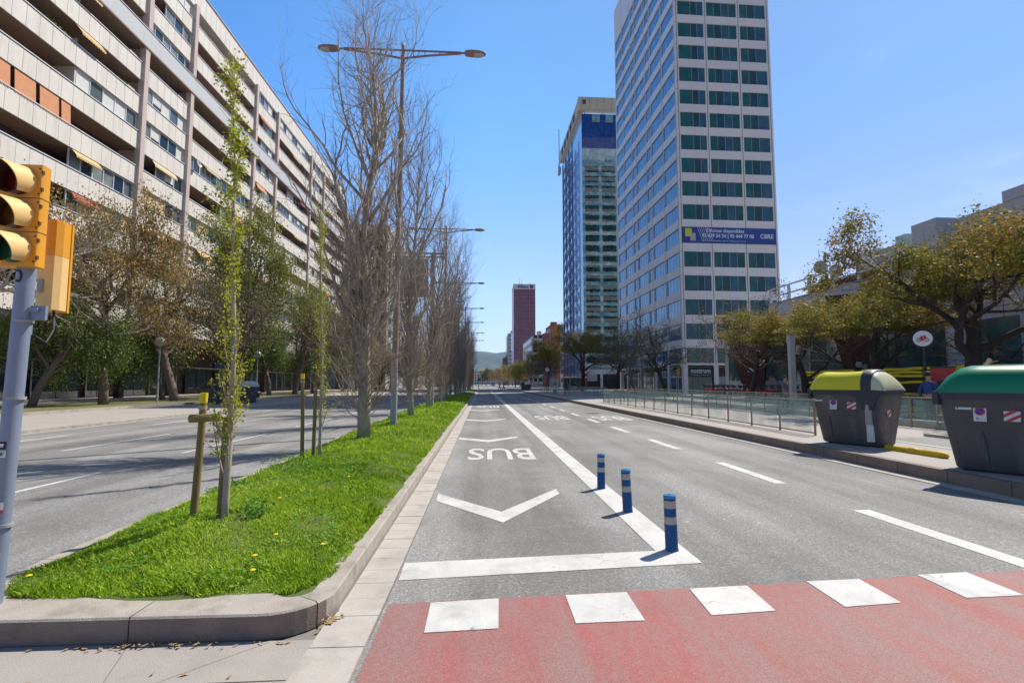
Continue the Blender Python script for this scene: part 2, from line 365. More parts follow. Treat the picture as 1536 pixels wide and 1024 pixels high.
def text(s, size, mat, name, parent, T, extrude=.01, bold=0, sx=1, **kw):
    cu = bpy.data.curves.new(name, 'FONT'); cu.body = s; cu.size = size; cu.extrude = extrude; cu.offset = bold
    cu.align_x = 'CENTER'; cu.align_y = 'CENTER'; cu.resolution_u = 3
    o = bpy.data.objects.new(name, cu); COL.objects.link(o)
    bpy.context.view_layer.update()
    me = bpy.data.meshes.new_from_object(o.evaluated_get(bpy.context.evaluated_depsgraph_get()))
    bpy.data.objects.remove(o); bpy.data.curves.remove(cu)
    me.transform(T @ Matrix.Diagonal((sx, 1, 1, 1))); me.materials.clear(); me.materials.append(M[mat])
    ob = bpy.data.objects.new(name, me); COL.objects.link(ob); ob.parent = parent
    return tag(ob, **kw)
def fine_print(w_, h_, mat, name, parent, T, seed=1):
    """a line of lettering too small to read in the photograph: a row of tiny strokes"""
    r = random.Random(seed); g = MB(); x = -w_ / 2
    while x < w_ / 2:
        k = r.uniform(.35, .7) * h_; hh = h_ * r.uniform(.55, 1)
        g.box(x, x + k * .28, -h_ / 2, -h_ / 2 + hh, 0, .002, mat, T); g.box(x + k * .28, x + k, -h_ / 2 + hh * .4, -h_ / 2 + hh * .6, 0, .002, mat, T)
        x += k * 1.35 + (h_ * .6 if r.random() < .18 else 0)
    return g.build(name, parent)
def frame(o, x, z):   # local frame: x dir, z dir(normal) -> matrix with y = z cross x
    x = Vector(x).normalized(); z = Vector(z).normalized(); y = z.cross(x)
    m = Matrix.Identity(4)
    for i in range(3): m[i][0] = x[i]; m[i][1] = y[i]; m[i][2] = z[i]; m[i][3] = o[i]
    return m

def leaves(tips, n, size, spread, seed, droop=0, zmin=None, asp=1.9, keep=1.0, clump=0):
    r = np.random.default_rng(seed); T = np.array([t[0] for t in tips]); 
    if clump:
        nz_ = np.array([noise.noise(Vector(p) * clump) for p in T]); T = T[nz_ > -.12]
    idx = r.integers(0, len(T), n); c = T[idx] + r.normal(0, spread, (n, 3)); c[:, 2] -= np.abs(r.normal(0, 1, n)) * droop
    if zmin: c = c[c[:, 2] > zmin]; n = len(c)
    u = r.normal(0, 1, (n, 3)); 
    if droop: u[:, 2] -= 1.2
    u /= np.linalg.norm(u, axis=1)[:, None]; v = np.cross(u, r.normal(0, 1, (n, 3))); v /= np.linalg.norm(v, axis=1)[:, None]
    s_ = size * (.6 + .8 * r.random(n))[:, None]; u = u * s_ * asp / 2; v = v * s_ / 2
    return np.stack([c - u, c + v, c + u, c - v], 1)

# ------------------------------------------------------------------ camera, light, sky
cam = bpy.data.cameras.new('camera'); co = bpy.data.objects.new('camera', cam); COL.objects.link(co); C.camera = co
cam.lens = 18; cam.sensor_width = 36; cam.clip_start = .05; cam.clip_end = 12000
co.location = (0, 0, 1.6); co.rotation_euler = (R(90 + 4.69), 0, R(-2.97))
AZ, EL = 52, 52
sd = Vector((math.sin(R(AZ)) * math.cos(R(EL)), math.cos(R(AZ)) * math.cos(R(EL)), math.sin(R(EL))))
sun = bpy.data.lights.new('sun', 'SUN'); so = bpy.data.objects.new('sun', sun); COL.objects.link(so)
sun.energy = 5.0; sun.angle = R(.53); sun.color = (1, .94, .83); so.rotation_euler = sd.to_track_quat('Z', 'Y').to_euler(); so.location = (30, 30, 120)
w = bpy.data.worlds.new('World'); C.world = w; w.use_nodes = True; nt = w.node_tree; bg = nt.nodes['Background']
sky = N(nt, 'ShaderNodeTexSky'); sky.sky_type = 'NISHITA'; sky.sun_disc = False
sky.sun_elevation = R(EL); sky.sun_rotation = R(AZ); sky.altitude = 1800; sky.air_density = .95; sky.dust_density = .9; sky.ozone_density = 3.2
# thin high cloud
tc = N(nt, 'ShaderNodeTexCoord'); mp = N(nt, 'ShaderNodeMapping'); mp.inputs['Scale'].default_value = (1.6, 1.6, 4.2); mp.inputs['Rotation'].default_value = (.2, .5, .3)
nt.links.new(tc.outputs['Generated'], mp.inputs[0])
cl = tex(nt, mp.outputs[0], 1.5, 9, .62, .5)
sx_ = N(nt, 'ShaderNodeSeparateXYZ'); nt.links.new(tc.outputs['Generated'], sx_.inputs[0])
side = ramp(nt, sx_.outputs[0], [(.25, g3(0)), (.6, g3(1))])
cc = mix(nt, 1, ramp(nt, cl, [(.5, g3(0)), (.8, g3(.42))]), side, 'MULTIPLY')
hz = N(nt, 'ShaderNodeMath', operation='ABSOLUTE'); nt.links.new(sx_.outputs[2], hz.inputs[0])
tint = ramp(nt, hz.outputs[0], [(0, (1.08, 1.02, 1.15)), (.18, (1.2, 1.34, 1.4)), (.45, (.85, 1.5, 1.78)), (.66, (.82, 1.4, 1.66)), (.8, (.45, .7, .82)), (1, (.25, .36, .44))])
xm = N(nt, 'ShaderNodeMath', operation='MULTIPLY_ADD'); nt.links.new(sx_.outputs[0], xm.inputs[0]); xm.inputs[1].default_value = .5; xm.inputs[2].default_value = .5
xr = ramp(nt, xm.outputs[0], [(.3, (1.28, 1.32, 1.42)), (.5, (1.62, 1.38, 1.3)), (.72, (1.32, .98, .94)), (1, (1.15, .9, .86))])
ym = N(nt, 'ShaderNodeMath', operation='MULTIPLY_ADD'); nt.links.new(sx_.outputs[1], ym.inputs[0]); ym.inputs[1].default_value = .5; ym.inputs[2].default_value = .5
yr = ramp(nt, ym.outputs[0], [(.1, (.6, .6, .62)), (.6, (1, 1, 1))])
skc = mix(nt, 1, mix(nt, 1, mix(nt, 1, sky.outputs[0], tint, 'MULTIPLY'), xr, 'MULTIPLY'), yr, 'MULTIPLY')
nt.links.new(mix(nt, cc, skc, (7.5, 8.2, 9.0)), bg.inputs['Color']); bg.inputs['Strength'].default_value = .1
C.view_settings.view_transform = 'Standard'; C.view_settings.look = 'None'; C.view_settings.gamma = 1; C.view_settings.exposure = .24
C.render.engine = 'CYCLES'

# ------------------------------------------------------------------ ground, roads, pavements
S = 'structure'
def SX(x, y): return x - .0065 * max(0, y - 4)      # the street bears very slightly left
def strip(xa, xb, ys, z): return [((SX(xa, y0), y0, z), (SX(xb, y0), y0, z), (SX(xb, y1), y1, z), (SX(xa, y1), y1, z)) for y0, y1 in zip(ys, ys[1:])]
g = MB(); g.poly([(-5000, -400, -.03), (5000, -400, -.03), (5000, 9000, -.03), (-5000, 9000, -.03)], 'ground'); g.build('ground', kind=S)
ys = [-6, 4, 20, 60, 120, 260, 600]
g = MB()
for q in strip(-.72, 7.15, ys, 0): g.poly(q, 'asphalt')
road = g.build('road', kind=S)
g = MB(); g.poly([(-60, -8, -.012), (8, -8, -.012), (8, 3.44, -.012), (-60, 3.44, -.012)], 'slab'); g.build('crossing_pavement', kind=S)
g = MB()
for q in strip(-14.75, -3.0, [3.44, 20, 60, 120, 260, 600], -.005): g.poly(q, 'asphalt')
road2 = g.build('road', kind=S)
MK = [.004]
def flat(name, polys, par, mat='white', z=.004):
    g = MB()
    for p in polys: g.poly([(x, y, z) for x, y in p], mat)
    return g.build(name, par)
# worn red crossing surface
ft = lambda x: 3.96 + .075 * x
flat('red_crossing_surface', [[(-.69, -6), (SX(7.15, 4), -6), (7.15, ft(7.15)), (-.69, ft(-.69))]], road, 'red_paint')
rng = random.Random(5)
for i, x in enumerate([-.39, .60, 1.58, 2.58, 3.60, 4.62, 5.64]):
    y0 = 3.46 + .082 * x + .02; j = lambda: rng.uniform(-.012, .012)
    flat('crossing_block', [[(x + j(), y0 + j()), (x + .475 + j(), y0 + .03 + j()), (x + .49 + j(), y0 + .50 + j()), (x + .01 + j(), y0 + .46 + j())]], road, z=.008)
flat('stop_bar', [[(-.70, 4.36), (1.94, 4.63), (1.66, 4.985), (-.71, 4.765)]], road)
sl = []
for y0, y1 in zip([4.72, 12, 20, 40, 70], [12, 20, 40, 70, 118]):
    sl.append([(SX(1.64, y0), y0), (SX(1.95, y0), y0 + (0 if y0 > 5 else -.09)), (SX(1.95, y1), y1), (SX(1.64, y1), y1)])
flat('solid_lane_line', sl, road, z=.0045)
flat('lane_line_branch', [[(1.3, 84), (1.6, 78), (3.4, 92), (3.0, 93)], [(3.0, 93), (3.4, 92), (8, 96), (8, 97)]], road, z=.0042)
def chev(yt, ya, th, x0=-.66, x1=1.11):
    xm = (x0 + x1) / 2 - .0
    f = lambda x, y: (SX(x, y), y)
    flat('chevron_marking', [[f(x0, yt), f(x0 + .02, yt - th * .95), f(xm, ya), f(xm, ya + th)], [f(xm, ya + th), f(xm, ya), f(x1, yt - .1), f(x1, yt + .3 * th + .1)]], road)
chev(7.67, 6.06, .5); chev(15.45, 14.2, .55, -.70, 1.05); chev(23.3, 21.9, .6, -.76, 1.05); chev(31.7, 30.0, .8, -.8, 1.05)
for y in (42, 49, 57, 66, 78): chev(y + 1.6, y, .9, -.85, 1.0)
def bus(xc, y0, y1, w_):
    T = Matrix.Translation((xc, (y0 + y1) / 2, .004)) @ Matrix.Rotation(PI, 4, 'Z') @ Matrix.Diagonal((w_ / 2.05, (y1 - y0) / .73, 1, 1))
    text('BUS', 1, 'white', 'bus_lettering', road, T, 0, .012)
bus(.37, 11.05, 12.95, 1.85); bus(.2, 34.6, 37.2, 1.9); bus(3.1, 22.9, 25.6, 1.8); bus(5.8, 22.4, 25.2, 1.8)
flat('lane_dash', [[(4.69, ft(4.7)), (4.91, ft(4.9)), (4.88, 6.42), (4.65, 6.4)]], road)
for k in range(22):
    y0 = 8.15 + 4.32 * k; flat('lane_dash', [[(SX(4.68, y0), y0), (SX(4.88, y0), y0), (SX(4.88, y0), y0 + 2.2), (SX(4.68, y0), y0 + 2.2)]], road)
for X, y0, ln, per, n in ((-6.95, 5.2, 4.6, 7.2, 14), (-10.02, 12.9, 4.2, 8.4, 12), (-12.85, 12.3, 4.4, 8.6, 10)):
    for k in range(n):
        a = y0 + per * k; flat('lane_dash', [[(SX(X, a) - .05, a), (SX(X, a) + .06, a), (SX(X, a) + .06, a + ln), (SX(X, a) - .05, a + ln)]], road2, z=-.001)
flat('edge_line', [[(-14.62, 4), (-14.5, 4), (SX(-14.5, 120), 120), (SX(-14.62, 120), 120)]], road2, z=-.001)
# manhole cover in the right lane, worn patches
g = MB(); g.cyl(SX(5.95, 27), 27.6, .0, .006, .36, 'black', 24); g.build('manhole_cover', road)
# gutter blocks left of the bus lane
g = MB(); y = -3.0; rr = random.Random(2)
while y < 140:
    L = .295 if y < 30 else 3.0; gap = .007 if y < 14 else .012
    if y < 3.6: L = .42
    z = .006 + rr.uniform(-.002, .003); a0 = SX(-1.03, y); b0 = SX(-.73, y)
    if y < 3.5: a0 = -1.06; b0 = -.73
    g.box(a0, b0, y, y + L - gap, -.02, z, 'gutter'); y += L
g.build('gutter', kind=S)
# right gutter + kerb + pavement
g = MB(); y = -6
while y < 200:
    L = .6 if y < 30 else 4; x = SX(7.18, y); g.box(x, x + .26, y, y + L - .008, -.02, .006, 'gutter'); y += L
g.build('gutter', kind=S)
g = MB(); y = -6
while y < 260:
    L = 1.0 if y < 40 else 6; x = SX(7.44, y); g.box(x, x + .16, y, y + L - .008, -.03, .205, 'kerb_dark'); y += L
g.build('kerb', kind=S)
g = MB(); k = 0
for q in strip(7.6, 400, [-8, 20, 60, 120, 260, 600], .195): g.poly(q, 'slab_r')
g.build('pavement', kind=S)
g = MB(); g.box(9.95, 11.7, -6, 13.0, .15, .2, 'asphalt'); cyc = g.build('cycle_lane', kind=S)
flat('cycle_lane_line', [[(9.98, -6), (10.08, -6), (10.08, 13), (9.98, 13)]], cyc, z=.204)
g = MB(); g.box(11.74, 11.9, -6, 13.3, .15, .27, 'kerb'); g.box(11.9, 14.5, 13.1, 13.3, .15, .27, 'kerb'); g.build('kerb', kind=S)
# left: kerb, pavement, kerb, verge
g = MB(); y = 3.5
while y < 200:
    L = 1.0 if y < 50 else 8; x = SX(-15.0, y); g.box(x, x + .25, y, y + L - .01, -.03, .09, 'kerb'); y += L
g.build('kerb', kind=S)
g = MB()
for q in strip(-21.45, -15.0, [3.44, 20, 60, 120, 260], .086): g.poly(q, 'slab_r')
g.build('pavement', kind=S)
g = MB(); y = 3.5
while y < 200:
    L = 1.0 if y < 50 else 8; x = SX(-21.6, y); g.box(x, x + .16, y, y + L - .01, -.03, .25, 'kerb'); y += L
g.build('kerb', kind=S)
g = MB()
for q in strip(-29.5, -21.6, [3, 40, 80, 140, 260], .24): g.poly(q, 'lawn_dry')
g.build('lawn', kind=S)
g = MB()
for q in strip(-60, -29.5, [3, 40, 80, 140, 260], .245): g.poly(q, 'slab')
g.build('pavement', kind=S)

# ------------------------------------------------------------------ median
def mx0(y):   # left edge of the median
    pts = [(3.4, -3.62), (4.2, -3.66), (5.6, -3.72), (11.5, -3.9), (17.6, -4.2), (60, -4.4), (200, -5)]
    for (a, xa), (b_, xb) in zip(pts, pts[1:]):
        if y <= b_: return xa + (xb - xa) * max(0, (y - a)) / (b_ - a)
    return -5
def mx1(y): return SX(-1.05, y)
out = []
def arc(cx, cy, r, a0, a1, n):
    return [(cx + r * math.cos(R(a0 + (a1 - a0) * i / n)), cy + r * math.sin(R(a0 + (a1 - a0) * i / n))) for i in range(n + 1)]
front = arc(-3.24, 3.83, .38, 180, 270, 6) + arc(-1.45, 3.86, .40, 270, 360, 8)
front = [(x, y + (.0)) for x, y in front]
left = [(mx0(y), y) for y in (120, 60, 30, 17.6, 11.5, 8, 5.6, 4.6)]
right = [(mx1(y), y) for y in (4.8, 8, 12, 20, 40, 70, 120)]
outer = left + front + right
def offset(P, d):
    res = []
    for i in range(len(P)):
        a = Vector(P[max(i - 1, 0)]); b_ = Vector(P[min(i + 1, len(P) - 1)]); t = (b_ - a).normalized()
        nrm = Vector((-t.y, t.x)); dd = d(P[i]) if callable(d) else d
        res.append((P[i][0] + nrm.x * dd, P[i][1] + nrm.y * dd))
    return res
kw = lambda p: .16 + .18 * max(0, min(1, (-1.06 - p[0]) / .4)) * max(0, min(1, (4.6 - p[1]) / .6))
inner = offset(outer, kw)
# kerb stones
def dense(P, Q, st):
    A, B = [], []
    for i in range(len(P) - 1):
        L = math.dist(P[i], P[i + 1]); n = max(1, int(L / st))
        for t in range(n):
            A.append(tuple(P[i][k] + (P[i + 1][k] - P[i][k]) * t / n for k in (0, 1))); B.append(tuple(Q[i][k] + (Q[i + 1][k] - Q[i][k]) * t / n for k in (0, 1)))
    A.append(P[-1]); B.append(Q[-1]); return A, B
A_, B_ = dense(outer, inner, .25)
g = MB(); cum = 0; H = .14
for i in range(len(A_) - 1):
    a, b_, c, d = A_[i], A_[i + 1], B_[i + 1], B_[i]
    cum += math.dist(a, b_); gap = cum > 1.1
    def lerp(p, q, t): return (p[0] + (q[0] - p[0]) * t, p[1] + (q[1] - p[1]) * t)
    if gap: cum = 0; L = max(math.dist(a, b_), .01); b_ = lerp(a, b_, 1 - .008 / L); c = lerp(d, c, 1 - .008 / L)
    bev = .012; a2, b2 = lerp(a, d, bev / max(math.dist(a, d), .01)), lerp(b_, c, bev / max(math.dist(b_, c), .01))
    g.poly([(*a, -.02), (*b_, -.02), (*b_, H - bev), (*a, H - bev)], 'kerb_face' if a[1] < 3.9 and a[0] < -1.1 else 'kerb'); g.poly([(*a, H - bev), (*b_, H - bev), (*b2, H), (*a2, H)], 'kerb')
    g.poly([(*a2, H), (*b2, H), (*c, H), (*d, H)], 'kerb')
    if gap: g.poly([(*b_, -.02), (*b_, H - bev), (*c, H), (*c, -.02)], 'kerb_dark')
g.build('kerb', kind=S)
def mz(x, y):   # mounded soil
    a, b_ = mx0(y) + .16, mx1(y) - .16
    t = max(0, min(1, (x - a) / max(b_ - a, .1))); e = max(0, min(1, (y - 3.75) / 1.2))
    return .145 + .16 * math.sin(PI * t) ** .8 * e + .025 * noise.noise(Vector((x * 1.7, y * 1.7, 0))) * e
g = MB(); ygrid = [3.5 + .3 * i for i in range(60)] + [21.5 + 2.5 * i for i in range(40)]; nx = 12; idx = []
for y in ygrid:
    row = []
    for i in range(nx + 1):
        x = mx0(y) + .03 + (mx1(y) - mx0(y) - .06) * i / nx
        if y < 3.9: x = max(mx0(y) + .03 + (3.9 - y) * .5, min(-1.09 - (3.9 - y) * .55, x))
        e_ = min(x - mx0(y), mx1(y) - x); row.append(len(g.v)); g.v.append((x, y, min(mz(x, y) - .01, .125 + max(0, e_ - .17) * 1.2)))
    idx.append(row)
for r0, r1 in zip(idx, idx[1:]):
    for i in range(nx): g.f.append((r0[i], r0[i + 1], r1[i + 1], r1[i])); g.m.append(g.mi('lawn'))
g.build('median_lawn', smooth=True, kind=S)

# grass blades
nr = np.random.default_rng(11)
def fnoise(x, y, s, sd_=0): return np.array([noise.noise(Vector((a * s, b_ * s, sd_))) for a, b_ in zip(x, y)])
def blades(n, ya, yb, h, wd, seed):
    r = np.random.default_rng(seed)
    y = ya + (yb - ya) * r.random(n) ** 1.25
    x0 = np.array([mx0(v) for v in y]) + .13; x1 = np.array([mx1(v) for v in y]) - .10
    x1 = np.where(y < 4.2, np.minimum(x1, -1.15 - (4.2 - y) ** 2 * 1.1), x1)
    x = x0 + (x1 - x0) * r.random(n)
    fn = fnoise(x, y, 2.1); fe = fnoise(x, y, 5.5, 4)
    edge = np.minimum(x - x0, x1 - x); ke = (edge > -.01 + .13 * fe) & (y > 3.77 + .09 * fe + np.where(x < -3.1, (-3.1 - x) * .5, 0))
    bare = (fnoise(x, y, 1.1, 9) > .55) & (r.random(n) < .6)
    for (cx, cy, rad) in ((-2.45, 5.2, .26), (-3.3, 8.4, .5), (-3.05, 10.0, .25), (-3.0, 13.0, .5), (-3.0, 7.0, .22), (-1.9, 9.6, .2)): bare |= ((x - cx) ** 2 + (y - cy) ** 2 < rad * rad * (1 + fe)) & (r.random(n) < .85)
    k = ke & ~bare; x, y, fn = x[k], y[k], fn[k]; n = len(x)
    z = np.array([mz(a, b_) for a, b_ in zip(x, y)]) - .012
    hh = h * (.45 + .85 * r.random(n) ** 1.6) * np.clip(1 + 1.9 * fn, .35, 2.2); a = r.random(n) * 2 * PI; ln = hh * (.25 + .9 * r.random(n)); la = r.random(n) * 2 * PI
    w_ = wd * (.6 + .8 * r.random(n)); dx, dy = np.cos(a) * w_ / 2, np.sin(a) * w_ / 2; lx, ly = np.cos(la) * ln, np.sin(la) * ln
    P = np.zeros((n, 5, 3)); b0 = np.stack([x, y, z], 1)
    P[:, 0] = b0 - np.stack([dx, dy, 0 * z], 1); P[:, 1] = b0 + np.stack([dx, dy, 0 * z], 1)
    mid = b0 + np.stack([lx * .35, ly * .35, hh * .6], 1); P[:, 2] = mid + np.stack([dx, dy, 0 * z], 1) * .8; P[:, 4] = mid - np.stack([dx, dy, 0 * z], 1) * .8
    P[:, 3] = b0 + np.stack([lx, ly, hh], 1); return P
gb = [blades(60000, 3.75, 6.5, .034, .0075, 1), blades(52000, 5.5, 12, .042, .011, 2), blades(30000, 10.5, 24, .055, .02, 3), blades(16000, 22, 60, .09, .04, 4)]
st_ = blades(9000, 3.75, 11, .03, .008, 21); fs = np.array([noise.noise(Vector((p[0][0] * 1.3, p[0][1] * 1.3, 31))) for p in st_]); st_ = st_[fs > .08]
quads('dry_grass', st_, 'straw', kind='stuff', label='dry straw coloured blades in patches of the median grass', cat='grass')
quads('grass', np.concatenate(gb), 'grass', kind='stuff', label='bright green tufted grass covering the median', cat='grass')
# broad clover / weed leaves in patches
r = np.random.default_rng(8); n = 7000
y = 3.85 + 5.5 * r.random(n) ** 1.5; x = np.array([mx0(v) for v in y]) + .2 + r.random(n) * 2.25
fn = fnoise(x, y, 1.6, 3); k = (fn > .02) & (x < np.where(y < 4.4, -1.5, -1.25)); x, y = x[k], y[k]; n = len(x)
z = np.array([mz(a, b_) for a, b_ in zip(x, y)]) + .012 + .04 * r.random(n); a = r.random(n) * 2 * PI; s_ = .006 + .011 * r.random(n) ** 2; tl = (r.random((n, 2)) - .5) * 1.1
P = np.zeros((n, 6, 3))
for i in range(6):
    u, v = np.cos(a + i * PI / 3) * s_, np.sin(a + i * PI / 3) * s_ * .8; P[:, i] = np.stack([x + u, y + v, z + u * tl[:, 0] + v * tl[:, 1]], 1)
quads('clover', P, 'clover', kind='stuff', label='low broad leaved weeds mixed into the median grass', cat='weeds')
g = MB()
for i in range(13):
    yy = 3.95 + 9 * rng.random() ** 1.6; xx = mx0(yy) + .3 + rng.random() * 2.1
    zz = mz(xx, yy) + .07; pr = [(.002, 0), (.018, .005), (.021, .010), (.010, .015)]
    g.tube([(xx, yy, zz - .07), (xx, yy, zz)], .0015, 'leaf_spring', 4); g.lathe(pr, 'dandelion', 9, Matrix.Translation((xx, yy, zz)))
g.build('dandelion_flowers', kind='stuff', label='scattered yellow dandelion flowers in the grass', cat='flowers')
# dead leaves under the front kerb and paper bits on the road
def bits(name, pts, mat, s0, **k_):
    P = []
    for (x, y, z) in pts:
        a = rng.random() * 6.28; s1 = s0 * rng.uniform(.5, 1.4); c_, s_ = math.cos(a), math.sin(a); t = rng.uniform(-.3, .3)
        P.append([(x + (u * c_ - v * s_) * s1, y + (u * s_ + v * c_) * s1, z + .004 + abs(u * t * s1)) for u, v in ((-1, -.1), (-.2, -.4), (1, .0), (.1, .38))])
    quads(name, P, mat, kind='stuff', **k_)
bits('dead_leaves', [(rng.gauss(-1.95, .22), 3.43 - abs(rng.gauss(0, .03)), -.006 + rng.random() * .012) for _ in range(45)] + [(rng.uniform(-3.0, -1.2), 3.42 - abs(rng.gauss(0, .03)), -.008) for _ in range(35)] + [(rng.uniform(-3, -1.2), rng.uniform(2.6, 3.4), -.01) for _ in range(10)] + [(rng.gauss(-1.03, .03), rng.gauss(3.66, .04), .01) for _ in range(30)],
     'leaves_dry', .022, label='brown dead leaves gathered below the rounded kerb', cat='dead leaves')
bits('paper_scraps', [(rng.uniform(2.2, 4.4), rng.uniform(4.6, 7), .001) for _ in range(16)] + [(rng.uniform(-.6, 3.5), rng.uniform(3, 12), .001) for _ in range(16)], 'litter', .017, label='tiny pale paper scraps lying on the asphalt', cat='litter')
# paving joints in front of the kerb
g = MB()
for yy in (2.99, 2.4): g.poly([(-6, yy - .10, -.0105), (-1.08, yy, -.0105), (-1.08, yy + .009, -.0105), (-6, yy - .091, -.0105)], 'joint_d')
for a, b_ in (((-1.35, 3.42), (-2.6, 2.2)), ((-3.6, 3.3), (-4.8, 2.2)), ((-2.2, 3.42), (-1.7, 2.0))):
    g.poly([(a[0], a[1], -.011), (a[0] + .006, a[1], -.011), (b_[0] + .006, b_[1], -.011), (b_[0], b_[1], -.011)], 'joint')
g.build('paving_joints', kind=S)
# bollards
for i, (x, y, lb) in enumerate(((1.80, 4.99, 'blue bollard with two silver bands, nearest to the crossing at the line corner'), (1.785, 6.47, 'middle of the three blue flexible bollards on the white line'), (1.775, 7.9, 'farthest of the three blue flexible bollards on the white line'))):
    t = empty('bollard', (x, y, .005), label=lb, cat='bollard', group='blue bollards on the bus lane line')
    r0 = .06; lean = Matrix.Rotation(R((-1.2, -2.2, .6)[i]), 4, 'Y')
    g = MB(); g.lathe([(.064, 0), (.064, .012), (r0, .02), (r0, .245), (.058, .25), (.058, .505), (.054, .515)], 'bollard', 24, lean); g.build('post', t, 'auto')
    for z0 in (.25, .40):
        g = MB(); g.lathe([(.0595, z0), (.0598, z0 + .005), (.0598, z0 + .065), (.0595, z0 + .07)], 'reflect', 24, lean); g.build('reflective_band', t, 'auto')
    g = MB(); g.lathe([(.0592, .49), (.0592, .513), (.052, .521), (.01, .522)], 'bollard_top', 24, lean); g.box(-.012, .012, -.004, .004, .522, .526, 'ink', lean); g.build('cap', t, 'auto')

# ------------------------------------------------------------------ left apartment block (X = -34 facade line)
XF = -34
blk = empty('apartment_building', (XF, 50, 0), label='long pale concrete apartment block with stacked balconies along the left side of the street', cat='building')
def W(g, name, **k): # build in world coordinates, parented to an unrotated root
    par = k.pop('par', blk); o = g.build(name, par, **k); o.matrix_parent_inverse = Matrix.Translation(-Vector(root_of(par))); return o
def root_of(o):
    return o.location if o.parent is None else Vector((0, 0, 0))
rb = random.Random(21)
PIER = [11.6, 19, 26.9, 34.6, 50.6, 58.4, 74.4, 82.2, 98.2, 106, 122]
TOPS = [43.6 - 3.5 * k for k in range(11)]       # parapet tops, k = 2 is the wide band
g = MB()
# roof fascia with vertical panel joints, slabs, back wall, end walls
g.box(XF - 14, XF, 10, 122.2, 45.4, 47.9, 'concrete'); y = 11
while y < 122: g.box(XF - .01, XF + .004, y, y + .03, 45.4, 47.9, 'joint'); y += 1.15
g.box(XF - 14, XF + .12, 9.9, 122.3, 47.9, 48.05, 'pale2')
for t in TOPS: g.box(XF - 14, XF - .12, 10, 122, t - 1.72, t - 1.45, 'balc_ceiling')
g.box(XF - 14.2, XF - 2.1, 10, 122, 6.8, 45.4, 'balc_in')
g.box(XF - 14, XF, 122, 122.25, 6.8, 47.9, 'concrete')
g.box(XF - 14, XF, 9.75, 10, 6.8, 47.9, 'concrete')
for i, y in enumerate(PIER):
    off = .35 if 1 else 0
    g.box(XF - 2.1, XF - .1, y - .12, y + .12, 6.9, 45.4, 'pier')       # party wall
    g.box(XF - .3, XF + .32, y - .38, y + .22, 37.0, 45.6, 'pier')
    g.box(XF - .3, XF + .28, y - .52, y + .10, 6.9, 35.0, 'pier')
W(g, 'wall')
g = MB()
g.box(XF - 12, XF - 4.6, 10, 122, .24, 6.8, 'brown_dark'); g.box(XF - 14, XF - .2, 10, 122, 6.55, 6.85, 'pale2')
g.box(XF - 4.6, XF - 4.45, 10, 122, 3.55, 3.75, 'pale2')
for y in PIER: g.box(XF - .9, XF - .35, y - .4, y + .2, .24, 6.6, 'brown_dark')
W(g, 'arcade')
# shopfronts under the arcade
yy = 14
while yy < 120:
    L = rb.choice([3.2, 4.4, 5.5]); g = MB(); X0 = XF - 4.42
    g.box(X0, X0 + .05, yy, yy + L - .3, .9, 3.4, 'hwin'); g.box(X0, X0 + .1, yy, yy + L - .3, .25, .9, rb.choice(['pale', 'balc_in', 'pale2', 'balc_in']))
    for q in (0, .5, 1): g.box(X0 + .01, X0 + .12, yy + (L - .4) * q, yy + (L - .4) * q + .08, .3, 3.5, rb.choice(['alu', 'black', 'black']))
    if rb.random() < .5: g.box(X0, X0 + .15, yy, yy + L - .3, 3.9, 4.5, rb.choice(['balc_in', 'bstripe', 'banner', 'awning_r', 'pale2']))
    W(g, 'shopfront'); yy += L + rb.choice([.2, .5, 1.5])
def window_run(y0, y1, z0, z1, style, dx=-.25):
    g = MB(); X = XF + dx; n = max(2, int((y1 - y0) / 1.25)); st = (y1 - y0) / n
    g.box(X - .06, X + .05, y0, y1, z0, z0 + .08, 'alu'); g.box(X - .06, X + .05, y0, y1, z1 - .08, z1, 'alu')
    for i in range(n):
        a, b_ = y0 + i * st, y0 + (i + 1) * st
        g.box(X - .06, X + .05, a, a + .07, z0 + .08, z1 - .08, 'alu')
        kind = rb.random()
        if style == 'shut' and kind < .7: g.box(X - .03, X, a + .07, b_, z0 + .08, z1 - .08, 'shutter')
        elif style == 'cream' and kind < .7: g.box(X - .03, X, a + .07, b_, z0 + .08, z1 - .08, 'shutter_y')
        elif style == 'mixed' and kind < .4: g.box(X - .03, X, a + .07, b_, z0 + .08 + (rb.random() * .8 if kind < .2 else 0), z1 - .08, 'shutter'); g.poly([(X - .02, a + .07, z0 + .08), (X - .02, b_, z0 + .08), (X - .02, b_, z1 - .08), (X - .02, a + .07, z1 - .08)], 'hwin')
        else: g.poly([(X - .02, a + .07, z0 + .08), (X - .02, b_, z0 + .08), (X - .02, b_, z1 - .08), (X - .02, a + .07, z1 - .08)], 'hwin')
    g.box(X - .06, X + .05, y1 - .07, y1, z0 + .08, z1 - .08, 'alu')
    return W(g, 'window')
